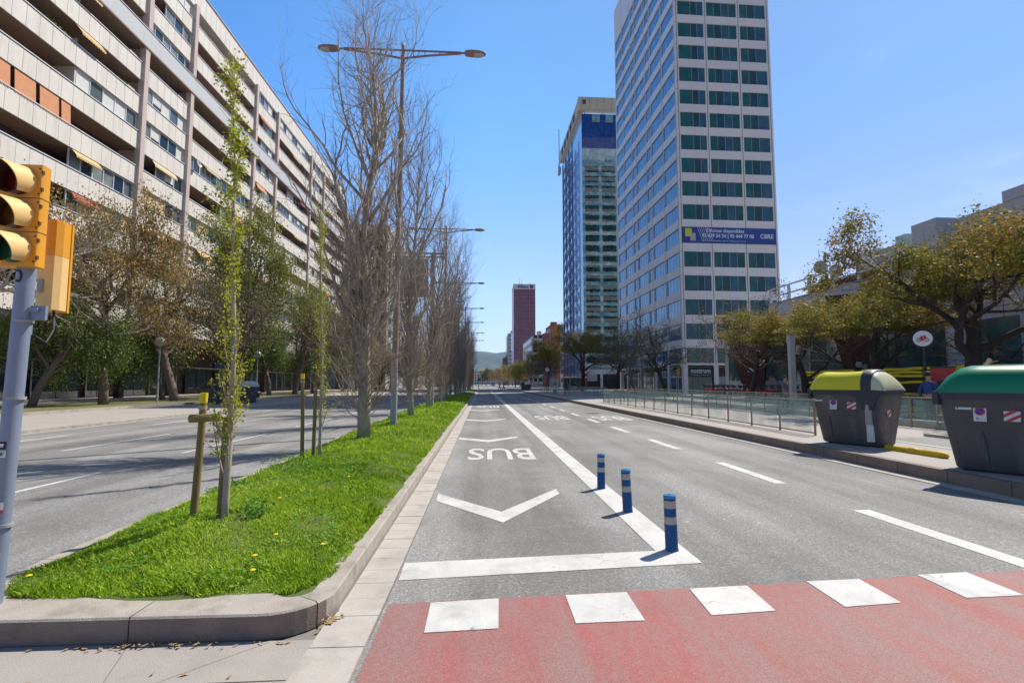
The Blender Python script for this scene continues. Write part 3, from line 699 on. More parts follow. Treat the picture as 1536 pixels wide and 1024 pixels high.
def awning(y0, y1, z0, z1, mat, out=.7):
    g = MB(); n = 8
    top = [(XF - .1, y0, z1), (XF - .1, y1, z1)]; P = []
    for i in range(n + 1):
        t = i / n; P.append((XF - .1 + out * t, z1 - (z1 - z0) * (t ** 1.1)))
    for (xa, za), (xb, zb) in zip(P, P[1:]): g.loft([[(xa, y0, za), (xa, y1, za), (xa + .015, y1, za - .015), (xa + .015, y0, za - .015)], [(xb, y0, zb), (xb, y1, zb), (xb + .015, y1, zb - .015), (xb + .015, y0, zb - .015)]], mat)
    m_ = int((y1 - y0) / .25)
    for i in range(m_): # scalloped valance
        a = y0 + (y1 - y0) * i / m_; b_ = y0 + (y1 - y0) * (i + 1) / m_; x = P[-1][0]; z = P[-1][1]
        g.prism([(0, 0), (0, 0), (0, 0)], 0, 0, mat) if 0 else g.poly([(x + .01, a, z), (x + .01, b_, z), (x + .01, b_, z - .14), (x + .01, (a + b_) / 2, z - .22), (x + .01, a, z - .14)], mat)
    return W(g, 'awning')
fixed = {(5, 3): 'shut2', (6, 3): 'orange'}
cnt = 0
for k, t in enumerate(TOPS):
    for i in range(len(PIER) - 1):
        ya, yb = PIER[i] + (.22 if k < 2 else .12), PIER[i + 1] - (.38 if k < 2 else .52)
        if yb < 26: continue
        g = MB(); band = (k == 2); wide = yb - ya > 10
        z0, z1 = t - 1.72, t
        if band: ya, yb = PIER[i] + .005, PIER[i + 1] - .005
        mt = 'band' if band else 'concrete'; xo = .38 if band else 0
        g.box(XF - .12, XF + xo, ya, yb, z0, z1, mt)
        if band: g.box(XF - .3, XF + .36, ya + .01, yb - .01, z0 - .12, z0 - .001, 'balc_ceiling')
        if not band:
            y = ya + .55
            while y < yb: g.box(XF - .01, XF + .004, y, y + .022, z0 + .01, z1 - .01, 'joint'); y += 1.15
        g.box(XF - .16 + xo, XF + .06 + xo, ya, yb, z1 + .05, z1 + .13, 'alu'); g.box(XF - .1 + xo, XF + .01 + xo, ya, yb, z1 + .001, z1 + .05, 'joint_d')
        W(g, 'balcony_parapet')
        # what fills the opening above this parapet
        zo0, zo1 = t + .14, t + 1.78
        f = fixed.get((k, i)); q = rb.random()
        if f == 'orange':
            for a in (35.0, 37.1, 39.2, 41.2):
                awning(a, a + (1.75 if a < 41 else .9), zo0 + .0, zo1, 'awning_o', .12)
            continue
        if f == 'shut2': window_run(42.6, 50.0, zo0, zo1, 'shut'); g = MB(); g.box(XF - 2, XF - .2, 42.4, 42.55, zo0, zo1, 'pale'); W(g, 'balcony_divider'); continue
        if i == 5 and k in (0,): q = .9
        if i == 5 and k in (3,): q = .9
        if i == 3 and k < 5: q = .95
        if i == 4 and k in (0, 4, 5): q = .1
        segs = [(ya, yb)]
        if q < .6 or not wide and q < .78:
            st = rb.choice(['glass', 'mixed', 'mixed', 'shut'] if k < 7 else ['glass', 'mixed', 'cream', 'shut'])
            if wide:
                cut = rb.choice([ya, ya, ya + (yb - ya) * .35, ya + (yb - ya) * .5]); e = rb.choice([yb, yb, ya + (yb - ya) * .7])
                if e > cut + 2: window_run(cut, e, zo0, zo1, st)
            else: window_run(ya if rb.random() < .6 else ya + 2.6, yb, zo0, zo1, st)
        else:
            # doors and windows at the back of an open balcony
            g = MB(); a = ya + .8
            while a < yb - 2:
                g.box(XF - 2.1, XF - 2.04, a, a + 1.8, t - 1.4, t + 1.2, 'hwin'); g.box(XF - 2.1, XF - 2.02, a + .86, a + .93, t - 1.4, t + 1.2, 'joint_d'); a += 3.3
            if len(g.f): W(g, 'window')
            if wide:
                g = MB(); ym = ya + (yb - ya) * .5; g.box(XF - 2, XF - .25, ym, ym + .12, t - 1.4, t + .75, 'pale'); W(g, 'balcony_divider')
            g = MB(); g.box(XF - 1.9, XF - .3, yb - 1.4, yb - .1, t - 1.4, t + .55, 'pale'); W(g, 'balcony_divider')
            if rb.random() < .6:      # pot plants standing along the parapet
                for _ in range(rb.choice([1, 2, 3])):
                    py = rb.uniform(ya + .6, yb - 2); P = []
                    for _ in range(70): P.append(((XF - .35 + rb.gauss(0, .10), py + rb.gauss(0, .28), t + .05 + abs(rb.gauss(0, .28))), (0, 0, 1)))
                    o = quads('balcony_plant', leaves(P, 160, .10, .05, int(py * 10), asp=1.8), 'leaf_green', blk); o.matrix_parent_inverse = Matrix.Translation(-blk.location)
            if rb.random() < .5:
                py = rb.uniform(ya + .6, yb - 2.6); g = MB(); g.box(XF - 2.03, XF - 1.7, py, py + .85, t + .5, t + 1.1, 'alu'); g.lathe([(.24, 0), (.24, .02), (.02, .02)], 'joint_d', 14, frame((XF - 1.699, py + .35, t + .8), (0, 1, 0), (1, 0, 0))); W(g, 'air_conditioner')
            if rb.random() < .35:
                py = rb.uniform(ya + .6, yb - 3); g = MB()
                for q in range(4): g.box(XF - .62, XF - .6, py + q * .5, py + q * .5 + .38, t + rb.uniform(.1, .5), t + 1.25, rb.choice(['sticker', 'cloth_blue', 'awning_b', 'pale2', 'awning_r']))
                W(g, 'laundry')
        if rb.random() < .32 and k > 0 and i > 2:
            L = rb.uniform(2.5, 4); a = rb.uniform(ya, max(ya + .1, yb - L)); awning(a, min(a + L, yb), zo1 - rb.uniform(.35, .9), zo1, rb.choice(['awning_b', 'awning_b', 'awning_r', 'awning_o', 'shutter_y']), rb.uniform(.35, .8))
# satellite dish on the fourth bay
g = MB(); T = frame((XF + .5, 59.6, TOPS[5] + .95), (0, 1, 0), (.85, -.5, .2))
g.lathe([(.02, 0), (.25, .03), (.45, .12), (.5, .16), (.5, .175), (.44, .14), (.02, .03)], 'globe', 20, T); g.tube([(XF + .5, 59.6, TOPS[5] + .95), (XF - .1, 59.6, TOPS[5] + .2)], .04, 'pole_grey'); g.tube([(XF + .5, 59.6, TOPS[5] + .95), (XF + 1.0, 59.2, TOPS[5] + 1.0)], .02, 'pole_grey')
o = g.build('satellite_dish', smooth='auto', label='round satellite dish fixed outside a balcony of the long apartment block', cat='satellite dish')
# second block farther along, its shaded end wall facing the camera
b2 = empty('apartment_building', (-34, 150, 0), label='dark shaded tower block with a cream roof edge beyond the long apartment block', cat='building')
g = MB(); g.box(-60, -24.6, 128, 160, 0, 40.2, 'pale2'); g.box(-60.2, -24.2, 127.6, 160.2, 40.2, 41.4, 'pale')
for x in (-27.4, -30.6): g.box(x, x + 2.2, 127.55, 127.99, 0, 40.15, 'brown_dark')
W(g, 'wall', par=b2)
for k in range(11):
    for x in (-34, -29.9):
        g = MB(); z = 38 - 3.3 * k; g.box(x + 1.5, x + 2.9, 127.5, 127.54, z - 1.3, z + .3, 'hwin') if x > -31 else g.box(x, x + 2.8, 127.9, 127.97, z - 1.4, z + .2, 'hwin'); W(g, 'window', par=b2)
    g = MB(); g.box(-28.4 - .1, -27.5, 127.0, 127.5, 38 - 3.3 * k - 2.6, 38 - 3.3 * k - 1.6, 'pale'); W(g, 'balcony', par=b2)
    for y in (130, 137, 144, 151):
        g = MB(); z = 38 - 3.3 * k; g.box(-24.6, -24.55, y, y + 4, z - 1.4, z + .3, 'hwin'); W(g, 'window', par=b2)
# lower blocks closing the left side
for (x0, x1, y0, y1, h_, mt, lb) in ((-58, -23, 175, 230, 24, 'pale2', 'grey block low behind the poplars on the left'), (-60, -20, 250, 330, 20, 'pale', 'pale low block far along the left side behind the poplars')):
    bb = empty('apartment_building', ((x0 + x1) / 2, y0, 0), label=lb, cat='building'); g = MB(); g.box(x0, x1, y0, y1, 0, h_, mt); g.box(x0 - .2, x1 + .2, y0 - .2, y1 + .2, h_, h_ + .6, 'pale2'); W(g, 'wall', par=bb)
    for k in range(int(h_ / 3.2)):
        g = MB(); z = 1.2 + 3.2 * k
        for j in range(int((x1 - x0) / 4)): g.box(x0 + 1 + 4 * j, x0 + 3 + 4 * j, y0 - .05, y0 - .004, z, z + 1.5, 'hwin')
        for j in range(int((y1 - y0) / 4)): g.box(x1 + .004, x1 + .05, y0 + 1 + 4 * j, y0 + 3 + 4 * j, z, z + 1.5, 'hwin')
        W(g, 'window_row', par=bb)

# ------------------------------------------------------------------ white office tower, local frame: x along the front, y along the west side
tw = empty('office_tower', (28.05, 71.3, 0), R(1.7), label='tall white office tower with a dark glass front and blue reflecting west side', cat='office tower')
WX, DY, HT = 14.9, 30.9, 80.7
fb = [(.55, 4.55), (5.05, 9.75), (10.25, 14.35)]; fp = [(1.9, .95, .95), (1, 1, 1, 1), (1, 1, 1.35)]
sb = []; y = .35
for wd in (5.3, 5.2, 2.4, 5.3, 2.4, 5.1, 4.6): sb.append((y + .18, y + wd - .18)); y += wd
rows = [(4.4 + 3.5 * k, 6.65 + 3.5 * k) for k in range(20)]
rows[0] = (4.5, 6.65)
g = MB(); g.box(.3, WX - .3, .3, DY - .3, 4.0, HT - .4, 'dark')
def tfloor(z0, z1):   # spandrel ring
    g.box(0, WX, 0, .28, z0, z1, 'tower'); g.box(0, .28, .28, DY, z0, z1, 'tower'); g.box(WX - .28, WX, .28, DY, z0, z1, 'tower'); g.box(.28, WX - .28, DY - .28, DY, z0, z1, 'tower')
zz = 4.2
for (a, b_) in rows:
    tfloor(zz, a); zz = b_
tfloor(zz, HT); g.box(.28, WX - .28, .28, DY - .28, HT - .4, HT - .3, 'tower')
for (a, b_) in rows:
    xs = [0] + [v for p in fb for v in p] + [WX]
    for i in range(0, len(xs), 2): g.box(xs[i], xs[i + 1], .02, .27, a, b_, 'tower')
    ys_ = [.28] + [v for p in sb for v in p] + [DY]
    for i in range(0, len(ys_), 2): g.box(.02, .27, ys_[i], ys_[i + 1], a, b_, 'tower'); g.box(WX - .27, WX - .02, ys_[i], ys_[i + 1], a, b_, 'tower')
for x in (.32, 4.8, 10.0, 14.58): g.box(x - .035, x + .035, -.012, .01, 4.2, HT, 'joint_d')
yj = .35
for wd in (5.3, 5.2, 2.4, 5.3, 2.4, 5.1, 4.6): g.box(-.012, .01, yj - .03, yj + .03, 4.2, HT, 'joint'); yj += wd
for (a, b_) in rows: g.box(-.008, .33, -.008, .02, a - .03, a, 'joint_d'); g.box(-.008, .33, -.008, .02, b_, b_ + .03, 'joint_d')
# rounded looking corner posts and ground floor columns
for (x, y) in ((0.3, .3), (4.8, .3), (10.0, .3), (14.6, .3)) + tuple((.3, yy) for yy in (5.6, 10.8, 18.5, 26, 30.5)): g.box(x - .33, x + .33, y - .33, y + .33, 0, 4.25, 'tower')
g.box(10.35, 14.25, .25, .5, 0, 2.6, 'pale2'); g.box(5.15, 9.65, .25, .5, 0, 2.6, 'mull')
g.box(5.15, 14.2, .2, .45, 2.6, 3.9, 'bstripe'); g.box(.3, WX - .3, .45, DY - .5, 3.95, 4.2, 'tower')
g.box(.9, 14, 3, 30, 0, 4, 'dark')
g.build('wall', tw)
rt = random.Random(4); wins = []
def glass_unit(ax, a0, a1, z0, z1, parts, mg):
    g = MB(); tot = sum(parts); p = a0; n = len(parts)
    for i, q in enumerate(parts):
        b_ = p + (a1 - a0) * q / tot
        if ax == 'x':
            g.poly([(p, .16, z0), (b_, .16, z0), (b_, .16, z1), (p, .16, z1)], mg)
            if i: g.box(p - .035, p + .035, .10, .159, z0, z1, 'mull')
        elif ax == 'y':
            g.poly([(.16, b_, z0), (.16, p, z0), (.16, p, z1), (.16, b_, z1)], mg)
            if i: g.box(.145, .159, p - .012, p + .012, z0, z1, 'mull')
        else:
            g.poly([(WX - .16, p, z0), (WX - .16, b_, z0), (WX - .16, b_, z1), (WX - .16, p, z1)], mg)
        p = b_
    return g
extra = MB()
for k, (a, b_) in enumerate(rows):
    for (x0, x1), pp in zip(fb, fp): wins.append((0 if k < 16 else 5, glass_unit('x', x0, x1, a, b_, pp, 'tglass')))
    for j, (y0, y1) in enumerate(sb):
        n = 2 if y1 - y0 < 3 else 4
        wins.append((1 + k * .1 + j, glass_unit('y', y0, y1, a, b_, [1] * n, 'tglass_w')))
        extra_g = glass_unit('e', y0, y1, a, b_, [1] * n, 'tglass'); wins.append((99, extra_g))
wins.sort(key=lambda t: t[0])
for i, (_, gg) in enumerate(wins):
    if i < 99: gg.build('window', tw)
    else:
        n = len(extra.v); extra.v += gg.v; extra.f += [tuple(v + n for v in f) for f in gg.f]; extra.m += [extra.mi(gg.mats[m_]) for m_ in gg.m]
extra.build('window', tw, kind='stuff')
g = MB(); g.poly([(.6, .35, .1), (4.5, .35, .1), (4.5, .35, 2.6), (.6, .35, 2.6)], 'tglass'); g.box(2.4, 2.48, .25, .34, 0, 2.6, 'mull'); g.box(.6, .72, .2, .34, 0, 2.6, 'black'); g.box(4.38, 4.5, .2, .34, 0, 2.6, 'black'); g.build('shopfront', tw)
sg = MB(); sg.box(.62, 4.48, .12, .3, 2.62, 3.9, 'bstripe'); sign = sg.build('shop_sign', tw)
text('nostrum', 1.0, 'lettering', 'lettering', sign, frame((2.55, .105, 3.38), (1, 0, 0), (0, -1, 0)), .01, .012, .86)
fine_print(2.9, .15, 'lettering', 'lettering', sign, frame((2.55, .112, 2.82), (1, 0, 0), (0, -1, 0)), 3)
for (y0, y1) in sb[:6]:
    g = MB(); g.poly([(.2, y1, .1), (.2, y0, .1), (.2, y0, 3.6), (.2, y1, 3.6)], 'teal_glass'); g.box(.12, .19, (y0 + y1) / 2 - .04, (y0 + y1) / 2 + .04, 0, 3.6, 'alu'); g.box(.1, .19, y0, y1, 2.5, 2.62, 'alu'); g.build('shopfront', tw)
# letting banner across the front
bz0, bz1 = 4.4 + 3.5 * 5 - .02, 6.65 + 3.5 * 5 + .1
g = MB(); g.box(.3, 14.55, -.09, -.03, bz0, bz1, 'banner'); ban = g.build('banner', label='blue letting banner with white lettering across the front of the white office tower', cat='banner')
ban.location = (28.05, 71.3, 0); ban.rotation_euler = (0, 0, R(1.7))
zc = (bz0 + bz1) / 2
text('Oficinas disponibles', .72, 'lettering', 'lettering', ban, frame((6.8, -.1, zc + .68), (1, 0, 0), (0, -1, 0)), .01, .014)
text('93 439 54 54 | 93 444 77 00', .78, 'lettering', 'lettering', ban, frame((7.2, -.1, zc - .08), (1, 0, 0), (0, -1, 0)), .01, .018, .88)
text('CBRE', .88, 'lettering', 'lettering', ban, frame((13.1, -.1, zc - .02), (1, 0, 0), (0, -1, 0)), .01, .022, .98)
fine_print(6.6, .22, 'lettering', 'lettering', ban, frame((6.6, -.1, zc - .8), (1, 0, 0), (0, -1, 0)), 5)
g = MB(); g.box(.75, 1.75, -.12, -.095, zc - .25, zc + .95, 'lime'); g.box(1.5, 2.3, -.13, -.1, zc - .85, zc + .25, 'pale2'); g.box(1.5, 1.75, -.14, -.131, zc - .1, zc + .2, 'pale'); g.build('emblem', ban)
g = MB()
for i in range(7): x = 2.6 + i * .28; g.poly([(x, -.1, bz1 - .05), (x + .05, -.1, bz1 - .05), (x + .75, -.1, bz0 + .3), (x + .7, -.1, bz0 + .3)], 'lettering')
g.build('ray_pattern', ban)

# ------------------------------------------------------------------ blue glass tower behind
bt = empty('glass_tower', (25.3, 130, 0), R(.4), label='blue glass tower with a steel lattice side and cream roof beam', cat='office tower')
BW, BD, BH = 26, 33, 73.3
g = MB(); g.box(.2, BW, .2, BD, 0, BH, 'bside'); g.box(-.02, .2, 0, BD, 0, BH, 'bside'); g.build('wall', bt)
g = MB()
for i in range(13):
    for k in range(5): g.poly([(i * 2, -.02, 63.8 + k * 1.9), (i * 2 + 1.94, -.02, 63.8 + k * 1.9), (i * 2 + 1.94, -.02, 65.64 + k * 1.9), (i * 2, -.02, 65.64 + k * 1.9)], 'bglass')
g.build('upper_glazing', bt)
for i, x in enumerate((2.8, 6.4)):
    g = MB(); [g.box(x, x + 2.1, -.2, -.05, 71.0 + .45 * j, 71.3 + .45 * j, 'bglass2') for j in range(5)]; g.build('louvre', bt)
g = MB(); k = 0; z = 63.75
while z > 4:
    i = 0
    while i < 13:
        g.poly([(i * 2, -.02, z - 1.95), (i * 2 + 1.97, -.02, z - 1.95), (i * 2 + 1.97, -.02, z), (i * 2, -.02, z)], 'bglass2'); i += 1
    z -= 1.97
g.build('pale_glazing', bt)
for k in range(20):
    z = 58.9 - 2.66 * k
    for x0 in (.7, 5.2, 9.7, 14.2, 18.7):
        g = MB(); n = 4; wv = random.Random(k * 7 + int(x0))
        for j in range(n):
            a = x0 + j * .92; e = wv.uniform(-.14, .14); f_ = wv.uniform(-.14, .14); g.poly([(a, -.06, z - 1.7 + e), (a + .9, -.06, z - 1.7 + f_), (a + .9, -.06, z + f_ * .6), (a, -.06, z + e * .6)], 'bglass3')
        g.build('window', bt)
g = MB()   # lattice on the west side, standing 1.2 m off the wall
def Lt(a, b_, r_=.10): g.tube([a, b_], r_, 'lattice', 4, False)
lz = [i * 3.4 for i in range(21)]
for y in (9, 14.5, 20, 25.5): Lt((-1.0, y, 0), (-1.0, y, 70), .17)
for z0, z1 in zip(lz, lz[1:]):
    for y0 in (9, 14.5, 20):
        Lt((-1, y0, z0), (-1, y0 + 5.5, z0), .11); Lt((-1, y0, z0), (-1, y0 + 2.75, z1)); Lt((-1, y0 + 2.75, z1), (-1, y0 + 5.5, z0)); Lt((-1, y0, z1), (-1, y0 + 5.5, z0), .06)
g.build('lattice', bt)
g = MB(); zt = 77.6
g.box(-.9, BW + 1, -.6, 1.6, 74.3, zt, 'cream'); g.box(-.9, .6, 1.6, BD - 1, 73.6, zt - .3, 'cream'); g.box(1.5, BW, 5, 7, 73.3, 74.0, 'alu'); [g.box(x, x + .25, 1.2, 1.5, 73.3, 74.3, 'alu') for x in range(1, 26, 5)]
for x in range(0, 26, 2): g.box(x, x + .08, -.63, -.595, 74.4, zt, 'joint')
for y in range(5, 26, 5): g.box(-.95, -.85, y, y + 3, 74.2, 76.4, 'dark')
g.box(.2, 1.1, -.66, -.58, 75.6, 76.8, 'joint_d')
g.tube([(-1.2, BD - 1.5, 72.5), (-1.2, BD - 1.5, 85)], .16, 'pole_grey', 5); g.tube([(-1.6, BD - 1.5, 71), (-1.2, BD - 1.0, 74)], .1, 'pole_grey', 4)
g.lathe([(.01, 0), (1.3, .05), (1.6, .5), (1.6, .7), (.01, .8)], 'pale2', 12, frame((-1.0, BD - 3, 70.2), (0, 1, 0), (-1, 0, 0)))
g.build('roof_beam', bt)
g = MB(); g.box(-.3, BW, -.3, -.1, 4, 5.2, 'alu'); g.box(.6, 3.2, -.35, -.1, 2.2, 4, 'pale2'); g.box(0, BW, -.28, -.08, 0, 4, 'dark')
for x in range(0, 26, 4): g.box(x, x + .6, -.6, -.3, 0, 4.2, 'alu' if x % 8 else 'bike_red')
g.build('entrance_front', bt)

# ------------------------------------------------------------------ red tower, brick block, far blocks
rd = empty('glass_tower', (22.2, 402, 0), 0, label='slim dark red glass tower with a pale lettered top far down the street', cat='office tower')
g = MB(); g.box(0, 17.3, 0, 22, 0, 80, 'pale2'); g.box(-.1, 17.4, -.1, 22.1, 76.4, 80.6, 'pale'); g.box(-.15, -.01, 0, 22, 0, 76, 'tower'); g.build('wall', rd)
g = MB(); nx_, nz_ = 12, 24
for i in range(nx_):
    for k in range(nz_):
        a, b_ = .25 + i * 1.4, .25 + i * 1.4 + 1.36; z0 = 1 + k * 3.14
        g.poly([(a, -.05, z0), (b_, -.05, z0), (b_, -.05, z0 + 3.06), (a, -.05, z0 + 3.06)], 'rglass')
g.build('glazing', rd)
text('Allianz', 3.4, 'banner', 'lettering', rd, frame((7.4, -.15, 78.4), (1, 0, 0), (0, -1, 0)), .05, .12, .95)
g = MB(); g.lathe([(.9, 0), (1.5, .02), (1.5, .1), (.9, .12)], 'banner', 20, frame((14.3, -.12, 78.4), (1, 0, 0), (0, -1, 0))); [g.box(13.6 + .55 * i, 13.85 + .55 * i, -.25, -.13, 77.6, 79.2, 'banner') for i in range(3)]; g.build('emblem', rd)
g = MB(); [g.tube([(x, 8, 80.6), (x, 8, h_)], .14, 'pole_grey', 4) for x, h_ in ((5, 87), (7, 86), (14, 83.5))]; g.build('antenna', rd)
bk = empty('apartment_building', (16.8, 180, 0), R(1), label='stepped brick and pale balcony block right of the red tower', cat='building')
g = MB(); g.box(3.6, 5.9, 0, 14, 0, 19.3, 'redbrick'); g.box(6.4, 9.6, -.4, 14, 0, 22.6, 'redbrick'); g.box(0, 3.6, 1, 40, 0, 18.6, 'pale'); g.box(9.6, 16, .6, 24, 0, 22.4, 'pale'); g.box(5.9, 6.4, .3, 14, 0, 21, 'pale'); g.box(12, 16, .3, 14, 22.4, 23.4, 'redbrick')
g.box(7, 9, 3, 6, 22.6, 23.8, 'redbrick'); g.box(2, 3.5, 4, 6, 18.6, 20.5, 'pale'); g.build('wall', bk)
for k in range(7):
    for x0 in (.3, 2.0):
        g = MB(); z = 1.4 + 2.55 * k; g.box(x0, x0 + 1.4, .1, 1, z, z + .9, 'pale2'); g.box(x0 + .1, x0 + 1.3, .94, .99, z + .9, z + 2.1, 'dark'); g.build('balcony', bk)
for k in range(7):
    g = MB(); z = 2 + 2.9 * k; g.box(10, 11.5, .5, .58, z, z + 1.5, 'hwin'); g.box(12.6, 15, .5, .58, z, z + 1.2, 'hwin'); g.build('window', bk)
for k in range(6):
    g = MB(); z = 2 + 2.9 * k
    for j in range(9): g.box(-.06, -.004, 2 + 4 * j, 4.4 + 4 * j, z, z + 1.5, 'hwin')
    g.build('window_row', bk)
# right side block row beyond the blue tower
rf = random.Random(9)
far = [(14.5, 36, 440, 470, 48, 'pale2', 'thin grey block left of the red tower'), (12, 20, 300, 330, 8, 'pale', 'low pale pavilion in front of the red tower')]
far = [(19.2, 22.0, 430, 470, 44, 'pale2', 'thin grey block just left of the red tower'), (15.5, 19.0, 445, 470, 24, 'redbrick', 'small brick block at the foot of the red tower')]
for i in range(18):
    x = -70 + i * 8 + rf.uniform(-2, 2); yy = rf.uniform(900, 1500); far.append((x * yy / 700, x * yy / 700 + rf.uniform(12, 26), yy, yy + 30, rf.uniform(14, 32), rf.choice(['pale', 'pale2', 'redbrick', 'pale']), None))
far.append((-14, 13, 640, 680, 17, 'pale', 'low pale building closing the end of the avenue'))
names = ['grey', 'cream', 'pale', 'brownish', 'tall', 'low', 'wide', 'narrow', 'plain']
for i, (x0, x1, y0, y1, h_, mt, lb) in enumerate(far):
    q = empty('distant_building', ((x0 + x1) / 2, y0, 0), label=lb or 'small distant block among the houses at the foot of the hills', cat='building', **({} if lb else {'group': 'distant blocks below the hills'}))
    g = MB(); g.box(x0, x1, y0, y1, 0, h_, mt); g.box(x0 + 2, x0 + 4, y0 + 2, y0 + 5, h_, h_ + 2.4, 'pale2'); W(g, 'wall', par=q)
    g = MB()
    for k in range(int(h_ / 3.3)):
        n = max(2, int((x1 - x0) / 3))
        for j in range(n): a = x0 + (x1 - x0) * (j + .2) / n; g.box(a, a + (x1 - x0) / n * .6, y0 - .1, y0 - .02, 1.2 + 3.3 * k, 2.9 + 3.3 * k, 'hwin')
    W(g, 'windows', par=q)
# hills
g = MB(); n = 60
rows_ = []
for j, (yy, hh) in enumerate(((2600, 0), (3000, .35), (3500, .72), (4100, 1), (4800, .9))):
    row = []
    for i in range(n + 1):
        x = -2600 + 5200 * i / n; hgt = 262 + 45 * noise.noise(Vector((x / 900, 0, 3))) + 22 * noise.noise(Vector((x / 260, j * .4, 7))) + 8 * noise.noise(Vector((x / 90, j, 1)))
        row.append(len(g.v)); g.v.append((x, yy + 60 * noise.noise(Vector((x / 300, j, 5))), max(-5, hgt * hh * (1 + .15 * noise.noise(Vector((x / 200, j * 2, 0)))))))
    rows_.append(row)
for r0, r1 in zip(rows_, rows_[1:]):
    for i in range(n): g.f.append((r0[i], r0[i + 1], r1[i + 1], r1[i])); g.m.append(g.mi('hill'))
g.build('hills', smooth=True, kind=S)

# ------------------------------------------------------------------ low modern building on the right (X = 28 line)
lw = empty('office_building', (28, 24, 0), R(1.3), label='low grey panelled building behind the trees at the right edge', cat='building')
g = MB()
def LB(x0, x1, y0, y1, z0, z1, mt): g.box(x0, x1, y0, y1, z0, z1, mt)
LB(0, 30, -22, 6.0, 0, 11.35, 'lowwall'); LB(-.05, 30, -22.4, 1.6, 11.35, 11.95, 'lowwall'); LB(-1.3, 0, 4.3, 6.05, 8.2, 11.4, 'lowwall')
LB(0, 30, 6.0, 33, 0, 8.0, 'lowwall'); LB(-2.4, 0, 6.06, 20, 6.6, 8.5, 'lowwall'); LB(-2.45, 30, 6.06, 20, 8.5, 8.62, 'pale2')
for y in range(-22, 33, 3): LB(-.012, 0, y, y + .03, 0, 7.5, 'joint_d')
for z in (1.9, 3.9, 5.8, 7.5, 9.6): LB(-.014, 0, -22, 8.5, z, z + .03, 'joint_d'); 
for y in (4.2, 11.5, 18.5, 25.5): LB(-.7, -.02, y, y + .5, 0, 7.6, 'alu')
g.build('wall', lw)
for (y0, y1, z0, z1, d) in ((-9, -6.2, 2.1, 4.6, 0), (-1.6, -.2, 0, 6.5, 1), (1.2, 3.4, 2.3, 5.2, 0), (5.5, 11, 1.9, 5.4, 0), (12.4, 18, 1.9, 5.4, 0), (19.4, 25, 1.9, 5.4, 0), (26.4, 32, 1.9, 5.4, 0), (-16, -12, 2.1, 4.6, 0)):
    g = MB(); n = max(1, int((y1 - y0) / 1.8))
    for i in range(n):
        a = y0 + (y1 - y0) * i / n; b_ = y0 + (y1 - y0) * (i + 1) / n
        g.box(-.03, -.016, a + .04, b_ - .04, z0, z1, 'dark' if d else 'teal_glass')
        g.box(-.06, -.017, b_ - .04, b_ + .04, z0, z1, 'joint_d')
    g.build('window', lw)
g = MB()
for i in range(6): g.box(-2.5, -2.36, 6.4 + 2.6 * i, 6.65 + 2.6 * i, 8.62, 9.85, 'alu')
for z in (9.05, 9.75): g.box(-2.47, -2.4, 6.4, 20, z, z + .13, 'alu')
g.build('roof_railing', lw)
g = MB(); g.box(-1.6, 8, 7, 15.5, 8.63, 9.4, 'rust'); g.box(-1.0, 2, 9.3, 11.2, 9.41, 10.9, 'tower'); g.box(-.9, 3, 7.6, 9.2, 9.41, 10.7, 'pale2'); g.box(-1.2, .1, 6.6, 7.4, 9.41, 11.1, 'bglass2'); g.build('roof_plant', lw)
a = empty('antenna_mast', (25.9, 37.2, 8.6), label='mast with two round dish antennas on the roof of the low building', cat='antenna')
g = MB(); g.tube([(0, 0, 0), (0, 0, 3.0)], .075, 'rust', 8); g.tube([(-.5, 0, 2.7), (.5, 0, 2.75)], .03, 'pole_grey', 6); [g.tube([(x, 0, 2.4), (x, 0, 3.2)], .02, 'pole_grey', 5) for x in (-.48, .48)]; g.build('mast', a)
for x, z in ((-.62, 1.75), (.55, 1.5)):
    g = MB(); g.lathe([(.03, 0), (.3, .03), (.5, .12), (.52, .18), (.5, .3), (.03, .32)], 'pale2', 22, frame((x, -.1, z), (1, 0, 0), (.1, -1, 0))); g.tube([(x, .1, z), (0, 0, z + .1)], .05, 'pole_grey', 6); g.build('dish', a, 'auto')
# rusty leaning columns under the terrace
for (y, lb, s_) in ((33.2, 'wide rusty brown tapered column with pale stickers, nearest to the yellow lidded container', 1), (47.2, 'rusty brown tapered column beside the white office tower', 1.25)):
    t = empty('tapered_column', (25.4, y, .2), R(-35), label=lb, cat='column')
    g = MB(); k = s_
    g.loft([[(-.45 * k, -.5, 0), (.45 * k, -.5, 0), (.45 * k, .5, 0), (-.45 * k, .5, 0)], [(-.7 * k, -.6, .6), (.55 * k, -.6, .6), (.55 * k, .6, .6), (-.7 * k, .6, .6)], [(-1.5 * k, -.75, 4.2), (.95 * k, -.75, 4.2), (.95 * k, .75, 4.2), (-1.5 * k, .75, 4.2)], [(-2.0 * k, -.8, 7.4), (1.2 * k, -.8, 7.4), (1.2 * k, .8, 7.4), (-2.0 * k, .8, 7.4)]], 'rust'); g.build('shaft', t)
    for j, (x, z, w_) in enumerate(((-.5, 2.5, .45), (-.1, 2.35, .3), (-.2, 1.4, .28))):
        g = MB(); yy = -.63 - .12 * (z - .6) / 2.9 - .06; g.poly([(x, yy, z), (x + w_, yy, z - .05), (x + w_ * .9, yy - .03, z + .3), (x + .1, yy - .03, z + .36)], 'sticker'); g.build('sticker', t)
g = MB(); g.box(23.6, 25.2, 34, 48, .19, 1.0, 'slab'); g.build('planter_wall', label='long low pale stone planter wall in front of the tapered columns', cat='planter')

